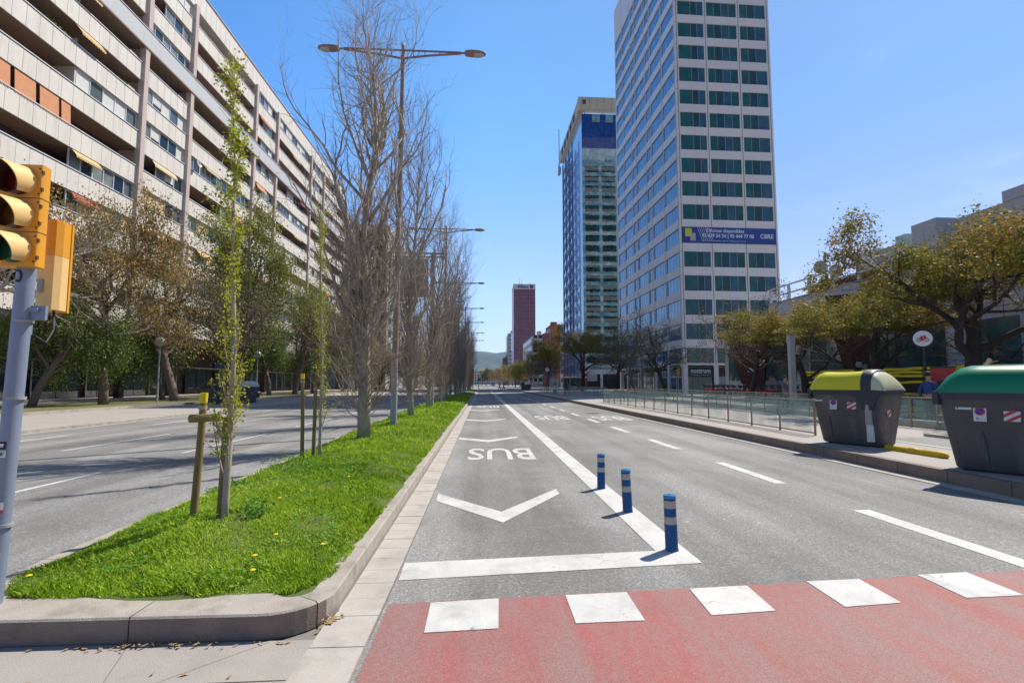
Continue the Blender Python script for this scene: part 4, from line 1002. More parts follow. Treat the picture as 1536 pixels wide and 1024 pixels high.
# stacks of black panels with yellow edges
rs = random.Random(3)
for i in range(7):
    y0 = 11.2 + i * 3.3; x0 = 21.7
    t = empty('barrier_stack', (x0, y0, .195), label=None, cat='panel stack', group='stacks of black panels with yellow edges')
    t['label'] = 'one of the long stacks of black panels with yellow edges beyond the railing'
    z = 0; seq = [(.10, 'ystripe', .05), (.05, 'bstripe', 0), (.09, 'ystripe', .04), (.55, 'bstripe', 0), (.11, 'ystripe', .05), (.52, 'bstripe', 0), (.10, 'ystripe', .04), (.22, 'bstripe', 0), (.11, 'ystripe', .05), (.06, 'bstripe', .01), (.11, 'ystripe', .04), (.06, 'bstripe', 0), (.13, 'ystripe', .03)]
    ph = rs.random() * 6
    for j, (h_, mt, pr) in enumerate(seq):
        g = MB(); n = 8; R0, R1 = [], []
        am = .018 if mt == 'ystripe' else .012
        for q in range(n + 1):
            yq = 3.2 * q / n; wz = am * math.sin(yq * 2.3 + ph + j) + rs.uniform(-.008, .008)
            R0.append([(-pr, yq, z + wz), (1.1, yq, z + wz), (1.1, yq, z + h_ + wz + .012), (-pr, yq, z + h_ + wz + .012)])
        g.loft(R0, mt); g.build('panel', t); z += h_
# red totem + round sign
t = empty('ticket_pillar', (16.15, 17.3, .195), R(-42), label='plain red service pillar standing behind the glass railing', cat='pillar')
g = MB(); g.box(-.34, .34, -.18, .18, 0, 1.95, 'totem'); g.build('body', t); g = MB(); g.box(-.36, .36, -.2, .2, 1.951, 2.0, 'black'); g.build('top', t); g = MB(); g.box(-.18, .18, -.195, -.182, 1.1, 1.5, 'black'); g.build('screen', t)
t = empty('round_sign', (16.1, 18, .195), R(-42), label='round white bicycle sign on a dark pole above the red pillar', cat='sign')
g = MB(); g.tube([(0, 0, 0), (.02, 0, 2.75)], .05, 'black', 10); g.build('pole', t)
T = frame((0, -.12, 3.05), (1, 0, 0), (0, -1, 0))
g = MB(); g.lathe([(.31, -.16), (.33, -.14), (.33, 0), (.31, .01)], 'black', 28, T @ Matrix.Translation((0, 0, -.02))); g.build('case', t, 'auto')
g = MB(); g.lathe([(.285, 0), (.285, .012), (.28, .014)], 'sticker', 28, T @ Matrix.Translation((0, 0, -.008))); f_ = g.build('face', t)
g = MB()
for cx in (-.1, .1): g.tube([(cx + .07 * math.cos(a * PI / 8), -.05 + .07 * math.sin(a * PI / 8), 0) for a in range(17)], .010, 'sred', 4, False, T @ Matrix.Translation((0, 0, .02)))
for p, q in (((-.1, -.05), (-.03, .05)), ((-.03, .05), (.07, .05)), ((.1, -.05), (.06, .09)), ((-.03, .05), (.01, -.05)), ((.07, .04), (.01, -.05)), ((-.1, -.05), (.01, -.05)), ((-.07, .07), (-.01, .07)), ((.02, .10), (.09, .09))): g.tube([(p[0], p[1], 0), (q[0], q[1], 0)], .016, 'sred', 4, True, T @ Matrix.Translation((0, 0, .02)))
g.build('bicycle_symbol', f_)

# ------------------------------------------------------------------ glass railings round the underpass
def railing(pts, lab, sp=1.72, z=.2, hh=.95):
    t = empty('glass_railing', (pts[0][0], pts[0][1], z), label=lab, cat='railing')
    inv = Matrix.Translation(-t.location)
    def add(g, nm): o = g.build(nm, t); o.matrix_parent_inverse = inv; return o
    for (a, b_) in zip(pts, pts[1:]):
        A, B = Vector((*a, z)), Vector((*b_, z)); L = (B - A).length; n = max(1, round(L / sp)); d = (B - A) / n; u = (B - A).normalized(); nn = Vector((-u.y, u.x, 0))
        g = MB(); up = Vector((0, 0, 1))
        for zz, r_ in ((hh, .022), (hh * .46, .012), (.06, .02)): g.tube([A + up * zz, B + up * zz], r_, 'rail', 8)
        add(g, 'handrail')
        for i in range(n + 1):
            p = A + d * i; g = MB(); g.tube([p, p + up * hh], .027, 'rail', 8); g.tube([p + nn * .03, p + nn * .03 + up * (hh - .03)], .008, 'rail', 4); add(g, 'post')
            if i < n:
                a1 = p + u * .05 + nn * .05; b1 = p + d - u * .05 + nn * .05
                g = MB(); rings = [[q + nn * s_ + up * zz for s_, zz in ((0, .08), (.012, .08), (.012, hh - .06), (0, hh - .06))] for q in (a1, b1)]
                g.loft(rings, 'rail_glass'); add(g, 'glass_panel')
railing([(8.95, 13.6), (8.95, 38.6)], 'long glass and steel railing beside the kerb, beyond the yellow lidded container')
railing([(13.7, 38.6), (13.7, 14.2)], 'inner glass railing along the far side of the underpass opening')
railing([(8.95, 38.6), (13.7, 38.6)], 'short glass railing closing the far end of the underpass opening')
railing([(8.9, 57.5), (8.9, 84)], 'second glass railing farther along the kerb in the tower shadow', 2.4)
railing([(13.7, 84), (13.7, 57.5), (8.9, 57.5)], 'far glass railing behind the second underpass opening', 2.4)
railing([(17.4, 22), (17.4, 15.4), (13.9, 15.2)], 'low glass railing behind the containers beside the red pillar', 1.7)
g = MB(); g.box(13.95, 14.2, 14, 60, .19, .42, 'kerb'); g.build('kerb', kind=S)

# ------------------------------------------------------------------ waste containers
def rrect(x0, x1, y0, y1, z, r=.12, n=4):
    P = []
    for cx, cy, a in ((x1 - r, y1 - r, 0), (x0 + r, y1 - r, 90), (x0 + r, y0 + r, 180), (x1 - r, y0 + r, 270)):
        for i in range(n + 1): t = R(a + 90 * i / n); P.append((cx + r * math.cos(t), cy + r * math.sin(t), z))
    return P
def no_parking(par, x, z, s_, ang=0):
    T = frame((x, 0, z), (1, 0, 0), (0, -1, .09)); yf = lambda zz: -.485 - .0
    g = MB(); g.box(-.075 * s_, .075 * s_, -.115 * s_, .115 * s_, 0, .004, 'sticker', T); st = g.build('sticker', par)
    g = MB(); g.cyl(0, .035 * s_, .0042, .006, .062 * s_, 'sred', 24, T=T); g.build('red_disc', st)
    g = MB(); g.cyl(0, .035 * s_, .0062, .008, .046 * s_, 'sblue', 24, T=T); g.build('blue_disc', st)
    g = MB(); c_ = math.cos(R(-40)); q = T @ Matrix.Translation((0, .035 * s_, 0)) @ Matrix.Rotation(R(-38), 4, 'Z'); g.box(-.05 * s_, .05 * s_, -.007 * s_, .007 * s_, .0082, .0095, 'sred', q); g.build('slash', st)
    g = MB(); g.prism([(-.05 * s_, -.07 * s_), (-.035 * s_, -.058 * s_), (-.02 * s_, -.07 * s_), (-.03 * s_, -.092 * s_), (-.034 * s_, -.075 * s_)], .0042, .006, 'ink', T)
    g.build('tow_symbol', st); fine_print(.075 * s_, .013 * s_, 'ink', 'lettering', st, T @ Matrix.Translation((.022 * s_, -.075 * s_, .0045)), 7)
    return st
def chevplate(par, T, w_, h_):
    g = MB(); g.box(-w_ / 2, w_ / 2, -h_ / 2, h_ / 2, 0, .004, 'sticker', T); st = g.build('striped_plate', par)
    g = MB(); z = .0052
    def clip(poly):  # clip to the plate
        out_ = poly
        for ax, lim, sg in ((0, w_ / 2, 1), (0, -w_ / 2, -1), (1, h_ / 2, 1), (1, -h_ / 2, -1)):
            new = []
            for i in range(len(out_)):
                p, q = out_[i], out_[(i + 1) % len(out_)]; ip, iq = sg * p[ax] <= sg * lim, sg * q[ax] <= sg * lim
                if ip: new.append(p)
                if ip != iq:
                    t_ = (lim - p[ax]) / (q[ax] - p[ax]); new.append(tuple(p[k] + (q[k] - p[k]) * t_ for k in (0, 1)))
            out_ = new
            if not out_: break
        return out_
    for i in range(-4, 5):
        c0 = i * .105 - .02; sl_ = .62
        p = clip([(-.3, c0 - .3 * sl_), (.3, c0 + .3 * sl_), (.3, c0 + .3 * sl_ + .05), (-.3, c0 - .3 * sl_ + .05)])
        if len(p) > 2: g.poly([tuple(T @ Vector((x, y, z))) for x, y in p], 'sred')
    g.build('red_stripes', st)
def container(loc, rz, lid, label, L=1.62, D=1.12, arm=True, stick=True, cat='waste container', end='lid_c', group=None):
    t = empty('waste_container', loc, rz, label=label, cat=cat, group=group)
    hb = 1.16; g = MB(); rings = []
    for z, ix, iy in ((0, .19, .17), (.03, .165, .15), (.3, .13, .115), (.7, .075, .065), (1.0, .04, .03), (hb, .02, .012)):
        rings.append(rrect(-L / 2 + ix, L / 2 - ix, -D / 2 + iy, D / 2 - iy, z + .03, .11))
    g.loft(rings, 'bin'); 
    g.box(-L / 2 + .25, L / 2 - .25, -D / 2 + .3, D / 2 - .3, .0, .03, 'black'); g.build('body', t, 'auto')
    for x in (-.36, .52):   # ribs pressed into the long side
        g = MB(); g.tube([(x, -D / 2 + .155, .07), (x - .02, -D / 2 + .10, .45), (x - .05, -D / 2 + .07, .66)], .012, 'bin_rim', 6); g.build('rib', t)
    g = MB(); g.loft([rrect(-L / 2 - .01, L / 2 + .01, -D / 2 - .015, D / 2 + .015, z, .13) for z in (hb - .01, hb + .1)], 'bin_rim')
    g.loft([rrect(-L / 2 - .03, -L / 2 + .06, -D / 2 - .03, -D / 2 + .1, z, .03, 2) for z in (hb - .1, hb + .12)], 'bin_rim'); g.build('rim', t, 'auto')
    # domed lid lofted along its length
    g = MB(); n = 14; rings = []
    for i in range(n + 1):
        u = i / n; x = -L / 2 - .01 + (L * (.73 if arm else 1.0) + .02) * u
        e0 = min(1, u / .22); e1 = 1 if arm else min(1, (1 - u) / .22)
        hh = .44 * (math.sin(e0 * PI / 2) ** .62) * (math.sin(e1 * PI / 2) ** .62 if not arm else 1) * (1 - (.07 * math.sin(u * PI * 1.0) if arm else 0)) + .02
        ring = []
        for j in range(15):
            a = PI * j / 14; c_, s_ = math.cos(a), math.sin(a)
            ring.append((x, -(D / 2 + .012) * math.copysign(abs(c_) ** .62, c_), hb + .085 + hh * s_ ** .8))
        rings.append(ring)
    g.loft(rings, lid); g.build('lid', t, 'auto')
    if arm:
        g = MB()
        for (u0, u1, mt, nm) in ((.71, .84, 'bin_rim', 'lid_arm'), (.84, 1.0, end, 'end_lid')):
            g = MB(); rings = []
            for i in range(7):
                u = u0 + (u1 - u0) * i / 6; x = -L / 2 + L * u; e1 = min(1, (1 - u) / .22 + .02); hh = (.47 if mt == 'bin_rim' else .44) * math.sin(e1 * PI / 2) ** .62 + .01; k = 1.02 if mt == 'bin_rim' else 1.0
                rings.append([(x, -(D / 2 + .012) * k * math.copysign(abs(math.cos(PI * j / 14)) ** .62, math.cos(PI * j / 14)), hb + .085 + hh * math.sin(PI * j / 14) ** .8) for j in range(15)])
            g.loft(rings, mt); g.build(nm, t, 'auto')
        g = MB(); y = -D / 2 - .02; xc = L * .24   # side bracket and pedal post
        g.loft([[(xc - .34, y, hb + .09), (xc + .42, y, hb + .09), (xc + .42, y + .08, hb + .09), (xc - .34, y + .08, hb + .09)], [(xc - .14, y, hb - .1), (xc + .26, y, hb - .1), (xc + .26, y + .1, hb - .1), (xc - .14, y + .1, hb - .1)], [(xc - .03, y + .01, hb - .34), (xc + .16, y + .01, hb - .34), (xc + .16, y + .1, hb - .34), (xc - .03, y + .1, hb - .34)]], 'bin_rim')
        g.build('bracket', t)
        g = MB(); g.loft([rrect(xc, xc + .13, y + .005, y + .12, z, .04, 3) for z in (.5, .56, .98, 1.04)], 'pole_grey'); g.box(xc + .0, xc + .13, y + .08, y + .16, .12, .5, 'sticker'); g.build('lift_pin', t, 'auto')
    if stick:
        o = no_parking(t, -.27 if arm else -.42, .93, 1.05); o.location = (0, -D / 2 + .028, 0)
        T = frame((.12 if arm else -.05, -D / 2 + .038, .96), (1, 0, 0), (0, -1, .09)); chevplate(t, T, .19, .27)
        T = frame((-L / 2 + .06, -.2, .9), (0, -1, 0), (-1, 0, .09)); chevplate(t, T, .16, .34)
        T = frame((L / 2 - .07, -.2, .85), (0, 1, 0), (1, 0, .09)); chevplate(t, T, .16, .34)
        T = frame((-.62, -D / 2 + .034, 1.02), (1, 0, 0), (0, -1, .09)); g = MB(); g.box(-.1, .1, -.032, .032, 0, .004, 'sticker', T); s_ = g.build('sticker', t)
        fine_print(.12, .018, 'ink_grey', 'lettering', s_, T @ Matrix.Translation((.02, .006, .0045)), 9); g = MB(); g.box(-.085, -.06, -.018, .018, .0045, .006, 'ink_grey', T); g.build('emblem', s_)
    return t
c1 = container((8.66, 11.62, .195), R(-62), 'lid_y', 'grey waste container with a yellow lid and cream end flap on the kerb', D=.98, L=1.62)
c2 = container((8.55, 7.75, .195), R(-57), 'lid_g', 'grey waste container with a green lid at the right edge of the picture', L=1.95, D=1.25, arm=False)
t = container((8.5, 103, .195), R(-90), 'lid_w', 'far grey waste container with a pale lid standing on the kerb', arm=False, stick=False)
container((8.6, 116, .195), R(-90), 'bin_rim', 'far dark lidded waste container behind the pale lidded one', arm=False, stick=False)
container((-18.6, 41.4, .09), R(90), 'lid_w', 'silver grey waste container with a rounded pale lid on the left pavement', L=1.5, arm=False, stick=False)
container((-20.3, 39.6, .09), R(90), 'bin_rim', 'dark waste container beside the silver one on the left pavement', L=1.6, arm=False, stick=False)
g = MB(); P = [(0, y, .0) for y in (-.72, -.68, -.6, -.22, -.2, -.06, -.04, .1, .12, .5, .62, .68, .7)]; rr_ = [.02, .055, .07, .07, .062, .062, .075, .075, .062, .062, .07, .05, .02]
T = Matrix.Translation((8.62, 10.0, .245)) @ Matrix.Rotation(R(3), 4, 'Z')
g.tube(P, rr_, 'rubber_y', 12, True, T); g.box(-.075, .075, -.6, .62, -.048, -.02, 'rubber_y', T)
g.build('parking_stop', smooth='auto', label='worn yellow rubber stop bar lying on the kerb between the two containers', cat='rubber stop')

# ------------------------------------------------------------------ traffic signal at the left
t = empty('traffic_light', (-3.27, 3.71, .14), label='yellow three lamp traffic light with a second head on a pole at the left edge', cat='traffic light')
g = MB(); g.tube([(0, 0, 0), (.01, 0, .3), (.055, 0, 2.28)], .054, 'tl_pole', 24); g.build('pole', t, 'auto')
for (z, h_, mt) in ((1.02, .05, 'ink'), (.965, .045, 'sticker')):
    g = MB(); P = []
    for zz in (z, z + h_): P.append([(.0565 * math.cos(R(a)) + .028, .0565 * math.sin(R(a)), zz) for a in range(-150, -55, 8)])
    g.loft(P, mt, False, False, closed=False); st = g.build('sticker', t)
for (z, h_, mt, a0, a1) in ((.62, .05, 'sticker', -70, -40), (.60, .02, 'sred', -70, -45), (.8, .09, 'pole_grey', -140, -110), (.3, .04, 'sticker', -75, -40), (.66, .012, 'ink', -100, -60)):
    g = MB(); P = [[(.0567 * math.cos(R(a)) + .02, .0567 * math.sin(R(a)), zz) for a in range(a0, a1, 8)] for zz in (z, z + h_)]; g.loft(P, mt, False, False, closed=False); g.build('sticker', t)
text('ABOM', .032, 'sticker', 'lettering', t, frame((.008, -.0585, 1.045), (1, -.25, 0), (-.24, -1, 0)), .0006, .001); text('COPER', .03, 'ink', 'lettering', t, frame((.008, -.0585, .987), (1, -.25, 0), (-.24, -1, 0)), .0006, .001)
# main head: faces the left carriageway; local x = facing direction
hd = MB(); hz_ = .235; yaw = R(273)
Th = Matrix.Translation((.045, .0, 2.26)) @ Matrix.Rotation(yaw, 4, 'Z')
hd.loft([[tuple(Th @ Vector((x, y, z))) for x, y in ((.0, -.12), (.02, -.135), (.09, -.14), (.10, -.135), (.10, .135), (.09, .14), (.02, .135), (.0, .12))] for z in (0, .715)], 'tl_yellow')
for z in (.238, .476): hd.loft([[tuple(Th @ Vector((x, y, zz))) for x, y in ((-.001, -.122), (.02, -.137), (.09, -.142), (.102, -.137), (.102, .137), (.09, .142), (.02, .137), (-.001, .122))] for zz in (z - .002, z + .002)], 'tl_seam')
for z in (.06, .18, .30, .42, .54, .66): hd.box(.088, .106, .138, .147, z - .012, z + .012, 'tl_seam', Th)
for z in (.03, .208, .268, .446, .506, .684): hd.lathe([(.006, 0), (.006, .004), (.001, .005)], 'tl_seam', 8, Th @ frame((.1025, .125, z), (0, 1, 0), (1, 0, 0)))
hd.build('signal_head', t, 'auto')
for i, lm in enumerate(('lens_green', 'lens_amber', 'lens_red')):
    zc_ = .119 + .238 * i
    g = MB(); T = Th @ frame((.101, 0, zc_), (0, 1, 0), (1, 0, 0)); g.lathe([(.098, 0), (.098, .006), (.09, .012), (.05, .03), (.002, .036)], lm, 24, T); g.build('lens', t, 'auto')
    g = MB(); n = 22; O, I = [], []
    for ln in (0, 1):
        ro, ri = [], []
        for k in range(n + 1):
            a = R(-52 + (180 + 104) * k / n); ext = (.235 if ln else 0) * (.28 + .72 * (.5 + .5 * math.sin(a)) ** .7) + .0
            dz = -.03 * ln * (ext / .235)
            ro.append(tuple(Th @ Vector((.1 + ext, .108 * math.cos(a), zc_ + .108 * math.sin(a) + dz)))); ri.append(tuple(Th @ Vector((.1 + ext, .103 * math.cos(a), zc_ + .103 * math.sin(a) + dz))))
        O.append(ro); I.append(ri)
    g.loft(O, 'tl_sun', False, False, closed=False); g.loft([list(reversed(r_)) for r_ in I], 'tl_seam', False, False, closed=False)
    g.loft([O[1], I[1]], 'tl_sun', False, False, closed=False)
    g.build('visor', t, True)
g = MB(); g.tube([(.09, .05, 1.80), (.12, .12, 1.75), (.10, .2, 1.85), (.06, .24, 2.0)], .008, 'ink', 6); g.build('cable', t, True)
for z in (.5, 1.35, 1.88): g = MB(); g.lathe([(.0575, z), (.0575, z + .02)], 'pole_grey', 20, Matrix.Translation((.02 + .02 * z, 0, 0))); g.build('clamp_band', t)
# second head seen from behind
g = MB(); T = Matrix.Translation((.035, .24, 2.0)) @ Matrix.Rotation(R(8), 4, 'Z') @ Matrix.Diagonal((.66, .75, 1, 1))
oct_ = [(-.12, .06), (-.12, -.045), (-.075, -.10), (.02, -.125), (.075, -.10), (.115, -.045), (.115, .06)]
g.prism(oct_, 0, .40, 'tl_sun', T); g.prism([(x * 1.003, y * 1.003) for x, y in oct_], .402, .66, 'tl_yellow', T)
g.prism([(x * .8, y * .8) for x, y in oct_], .66, .675, 'tl_yellow', T); g.prism([(-.13, .062), (-.13, .09), (.125, .09), (.125, .062)], -.01, .67, 'tl_yellow', T)
hb_ = g.build('signal_head', t)
g = MB(); g.prism([(-.06, -.117), (-.02, -.126), (-.0, -.126), (-.03, -.118)], .12, .22, 'pole_grey', T @ Matrix.Translation((0, -.004, 0))); g.build('sticker', hb_)
g = MB(); g.box(.0, .16, -.02, .03, 1.955, 1.985, 'tl_pole'); g.prism([(.05, 0), (.2, .0), (.2, .02), (.05, .02)], 1.90, 2.0, 'tl_pole'); g.box(.05, .09, -.03, .04, 1.8, 2.0, 'tl_pole'); g.build('bracket', t); g = MB(); g.tube([(.05 + .02 * math.cos(a * .5), -.058, 2.2 + .04 * math.sin(a * .5)) for a in range(8, 18)], .006, 'ink', 6); g.build('cable_loop', t)

# ------------------------------------------------------------------ street lamps on the median
def lamp_proto():
    t = empty('street_lamp')
    g = MB(); g.tube([(0, 0, 0), (0, 0, 1.9)], [.115, .105], 'pole_grey', 16); g.tube([(0, 0, 1.9), (.02, 0, 8.5), (.02, 0, 12.75)], [.10, .085, .06], 'lamp_rust', 14); g.build('pole', t, 'auto')
    for s_ in (-1, 1):
        g = MB(); g.tube([(0, 0, 12.62), (s_ * 2.35, 0, 12.62)], .035, 'lamp_rust', 6); g.tube([(0, 0, 12.33), (s_ * 1.1, 0, 12.47), (s_ * 2.35, 0, 12.58)], .04, 'lamp_rust', 6)
        for x in (.45, .9, 1.5, 2.32): g.tube([(s_ * x, 0, 12.62), (s_ * x, 0, 12.33 + .12 * x)], .02, 'lamp_rust', 5)
        g.tube([(s_ * 2.3, 0, 12.6), (s_ * 2.65, 0, 12.6)], .035, 'lamp_rust', 6); g.build('arm', t)
        g = MB(); rings = []
        for x, w_, h_ in ((2.5, .07, .05), (2.56, .12, .09), (2.8, .15, .11), (3.1, .145, .10), (3.3, .10, .07), (3.36, .04, .03)):
            rings.append([(s_ * x, w_ * math.cos(a), 12.6 + h_ * math.sin(a)) for a in [2 * PI * k / 12 for k in range(12)]])
        if s_ < 0: rings = [list(reversed(r_)) for r_ in rings]
        g.loft(rings, 'lamp_rust'); lu = g.build('luminaire', t, 'auto')
        g = MB(); rings = [[(s_ * x, w_ * math.cos(a), 12.575 + h_ * math.sin(a)) for a in [PI + PI * k / 8 for k in range(9)]] for x, w_, h_ in ((2.85, .12, .07), (2.95, .13, .10), (3.15, .125, .09), (3.28, .08, .05))]
        g.loft(rings, 'globe', True, True); g.build('glass_bowl', lu, 'auto')
    g = MB(); g.lathe([(.05, 12.75), (.07, 12.8), (.03, 12.9)], 'pole_grey', 10); g.build('finial', t)
    return t
lp = lamp_proto()
for ch in lp.children_recursive:
    if ch.name.startswith(('arm', 'luminaire', 'glass_bowl')):
        ch.data.transform(Matrix.Diagonal((.84, 1, 1, 1)))
for i, (y, lb) in enumerate(((16.7, 'nearest tall double arm street lamp, rising among the bare branches'), (36.9, 'second double arm street lamp along the median'), (57, 'third double arm street lamp along the median'), (76.4, 'fourth double arm street lamp along the median'), (94, 'fifth double arm street lamp along the median'), (114, 'sixth double arm street lamp, far along the median'), (134, 'farthest double arm street lamp on the median'))):
    o = lp if i == 0 else dup(lp, group='double arm street lamps on the median')
    o.location = (-2.93 - .003 * (y - 16), y, .25); o['label'] = lb; o['category'] = 'street lamp'; o['group'] = 'double arm street lamps on the median'; o.rotation_euler = (0, R(.35), 0)
# sign gantry
t = empty('road_sign', (-3.1, 29.8, .25), label='grey direction sign hanging from a pole arm behind the bare poplars', cat='road sign')
g = MB(); g.tube([(0, 0, 0), (0, 0, 9.0)], [.15, .12], 'pole_grey', 14); g.build('pole', t, 'auto')
g = MB(); g.tube([(.75, 0, 8.75), (-2.7, 0, 8.75)], .05, 'lamp_rust', 6); g.tube([(.75, 0, 8.95), (-2.7, 0, 9.0)], .05, 'lamp_rust', 6); g.build('arm', t)
g = MB(); g.box(-2.55, -.25, -.16, -.12, 6.35, 8.6, 'pole_grey'); pn = g.build('panel', t)
g = MB(); g.box(-2.52, -.28, -.165, -.161, 7.75, 8.57, 'pale2'); g.box(-2.52, -.28, -.165, -.161, 7.1, 7.72, 'pale2'); g.box(-2.52, -.28, -.165, -.161, 6.38, 7.07, 'pale2'); g.build('panel_field', pn)
g = MB(); g.box(-.85, -.35, -.18, -.167, 6.5, 6.75, 'sred'); g.build('badge', pn)
for (q, z) in ((1.5, 8.3), (1.1, 7.95), (1.6, 7.4), (1.2, 6.85)): fine_print(q, .2, 'ink_grey', 'lettering', pn, frame((-1.4, -.17, z), (1, 0, 0), (0, -1, 0)), int(z * 10))
# globe lamps at the left
def globe_proto():
    t = empty('globe_lamp'); g = MB(); g.tube([(0, 0, 0), (0, 0, 4.1)], [.075, .045], 'pole_grey', 10); g.build('pole', t)
    g = MB(); n = 10; g.lathe([(.34 * math.sin(PI * (i + .35) / (n + .7)), 4.42 - .34 * math.cos(PI * (i + .35) / (n + .7))) for i in range(n + 1)], 'globe', 18); g.build('globe', t, True)
    return t
gp = globe_proto(); vc = set()
for i, (x, y, lb) in enumerate(((-24, 39, 'globe lamp on a slim pole left of the young tree'), (-24, 55.3, 'globe lamp on a slim pole behind the silver container'), (-24, 92, 'farthest globe lamp behind the bare poplar trunk'), (-24, 72, 'globe lamp half hidden between the leaning trees on the left'))):
    o = gp if i == 0 else dup(gp); o.location = (x, y, .24); o['label'] = lb; o['category'] = 'globe lamp'; o['group'] = 'globe lamps along the left pavement'
# grey pole in front of the white tower
t = empty('lamp_post', (14.9, 24.2, .2), label='plain grey square post between the shared bikes and the tapered columns', cat='post'); g = MB(); g.box(-.12, .12, -.12, .12, 0, 3.4, 'pole_grey'); g.build('shaft', t); g = MB(); g.box(-.14, .14, -.14, .14, 3.4, 3.75, 'pole_grey'); g.build('head', t)
# benches on the left
g = MB(); t = empty('bench', (-22.3, 50.5, .245), R(80), label='low dark bench on the left pavement past the silver container', cat='bench')
g = MB(); g.box(-1.1, 1.1, -.25, .25, .38, .46, 'brown_dark'); g.build('seat', t); 
for x in (-.8, .8): g = MB(); g.box(x - .09, x + .09, -.22, .22, 0, .38, 'brown_dark'); g.build('leg', t)

# ------------------------------------------------------------------ trees
def grow(seed, base, levels, mat_limb, mat_twig, name='tree'):
    """levels: list of dicts; returns trunk MB, crown MB and the twig points"""
    r = random.Random(seed); tips = []; limb, twig = MB(), MB()
    def branch(p, d, L, r0, lv):
        q = levels[lv]; n = q['seg']; pts = [Vector(p)]; rad = [r0]; d = Vector(d).normalized(); dirs = [d.copy()]
        for i in range(n):
            w_ = q['wig']; d = (d + Vector((r.gauss(0, w_), r.gauss(0, w_), r.gauss(0, w_))) + Vector((0, 0, q['up']))).normalized()
            pts.append(pts[-1] + d * (L / n)); dirs.append(d.copy()); rad.append(max(r0 * (1 - (i + 1) / n * q.get('taper', .85)), q.get('rmin', .003)))
        tgt = limb if lv < q.get('limb', 99) and lv <= base['limb_levels'] else twig
        tgt.tube(pts, rad, mat_limb if tgt is limb else mat_twig, q['k'], lv == 0)
        if lv + 1 < len(levels):
            c = levels[lv + 1]; N_ = max(1, int(round(c['n'] * (L if c.get('perm') else 1) * r.uniform(.8, 1.2))))
            for j in range(N_):
                t = c['t0'] + (c['t1'] - c['t0']) * ((j + r.random()) / N_); f = t * n; i = min(int(f), n - 1); pp = pts[i].lerp(pts[i + 1], f - i); dd = dirs[i + 1]
                az = (j * 2.399 + r.uniform(-.5, .5)); a = dd.orthogonal().normalized(); a = Matrix.Rotation(az, 3, dd) @ a
                ang = R(c['ang'] * r.uniform(.7, 1.25)); nd = dd * math.cos(ang) + a * math.sin(ang)
                LL = c['len'] * r.uniform(.65, 1.2) * (1 - c.get('short', .5) * t) * min(1, c.get('bell', 9) * t + .3) * (1 if not c.get('rel') else L)
                branch(pp, nd, LL, min(rad[i] * c.get('rr', .55), c.get('rmax', 9)), lv + 1)
        if lv == 0 and 'sprout' in base:
            sp = base['sprout']
            for j in range(sp['n']):
                f = r.uniform(sp['t0'], sp['t1']) ** 1.0 * n; i = min(int(f), n - 1); az = r.uniform(0, 6.28); el_ = R(r.uniform(28, 62))
                nd = Vector((math.cos(az) * math.sin(el_), math.sin(az) * math.sin(el_), math.cos(el_)))
                branch(pts[i].lerp(pts[i + 1], f - i), nd, r.uniform(.5, 1) * sp['len'], sp['r'], 2)
        if lv >= base.get('leaf_level', 99): tips.extend((tuple(p_), tuple(d_)) for p_, d_ in zip(pts[1:], dirs[1:]))
    d0 = base.get('dir', (0, 0, 1))
    branch((0, 0, -.1), d0, base['h'], base['r'], 0)
    return limb, twig, tips
def mk_tree(name, seed, base, levels, mats, leaf=None, lname='crown'):
    t = empty(name); l, tw_, tips = grow(seed, base, levels, mats[0], mats[1])
    l.build('trunk', t, True)
    if tw_.f: tw_.build('twigs' if leaf else 'crown', t)
    if leaf:
        for lf in (leaf if isinstance(leaf, list) else [leaf]):
            lf = dict(lf); mt = lf.pop('mat'); quads('crown', leaves(tips, seed=seed, **lf), mt, t)
    return t
# bare columnar poplars on the median
def poplar(seed, h=12.6):
    lv = [dict(seg=14, wig=.05, up=.03, k=10, taper=.93),
          dict(n=44, t0=.10, t1=.88, ang=38, len=5.2, short=.45, bell=3.0, rr=.55, rmax=.065, seg=11, wig=.18, up=.185, k=5, taper=.86, rmin=.006),
          dict(n=9, t0=.15, t1=.98, ang=36, len=1.7, short=.4, rr=.6, rmax=.02, seg=6, wig=.22, up=.15, k=3, taper=.8, rmin=.004),
          dict(n=4.2, t0=.15, t1=.95, ang=36, len=.75, short=.2, rr=.7, rmax=.007, seg=4, wig=.24, up=.12, k=3, taper=.6, rmin=.0028)]
    return mk_tree('poplar', seed, dict(h=h, r=.17, limb_levels=1, sprout=dict(n=310, t0=.03, t1=.42, len=2.3, r=.012)), lv, ('bark_pale', 'twig'))
pops = [poplar(31), poplar(47), poplar(62)]
rp_ = random.Random(6)
plist = [(-3.02, 13.1, 1.0, 0, 'nearest bare poplar with tangled pale branches and a painted trunk foot'), (-3.0, 21.1, .93, 1, 'second bare poplar, behind the nearest street lamp'), (-3.1, 28.2, .9, 2, 'third bare poplar beside the sign pole')]
for i in range(14):
    y = 35.5 + i * 7.3; plist.append((-3.15 - .006 * (y - 30) + rp_.uniform(-.15, .15), y, rp_.uniform(.78, .95), i % 3, None))
for i, (x, y, sc, vi, lb) in enumerate(plist):
    o = pops[vi] if i < 3 else dup(pops[vi])
    o.location = (x, y, mz(x, min(y, 50)) - .02 if y < 50 else .2); o.rotation_euler = (R(rp_.uniform(-1.5, 1.5)), R(-1.0 if i == 0 else rp_.uniform(-1.5, 1.5)), rp_.uniform(0, 6.28) if i else 1.2); o.scale = (sc * (1 if i == 0 else .82), sc * (1 if i == 0 else .82), sc)
    o['label'] = lb or 'one of the bare poplars in the receding row behind the third one'; o['category'] = 'tree'; o['group'] = 'bare poplars in a row on the median'
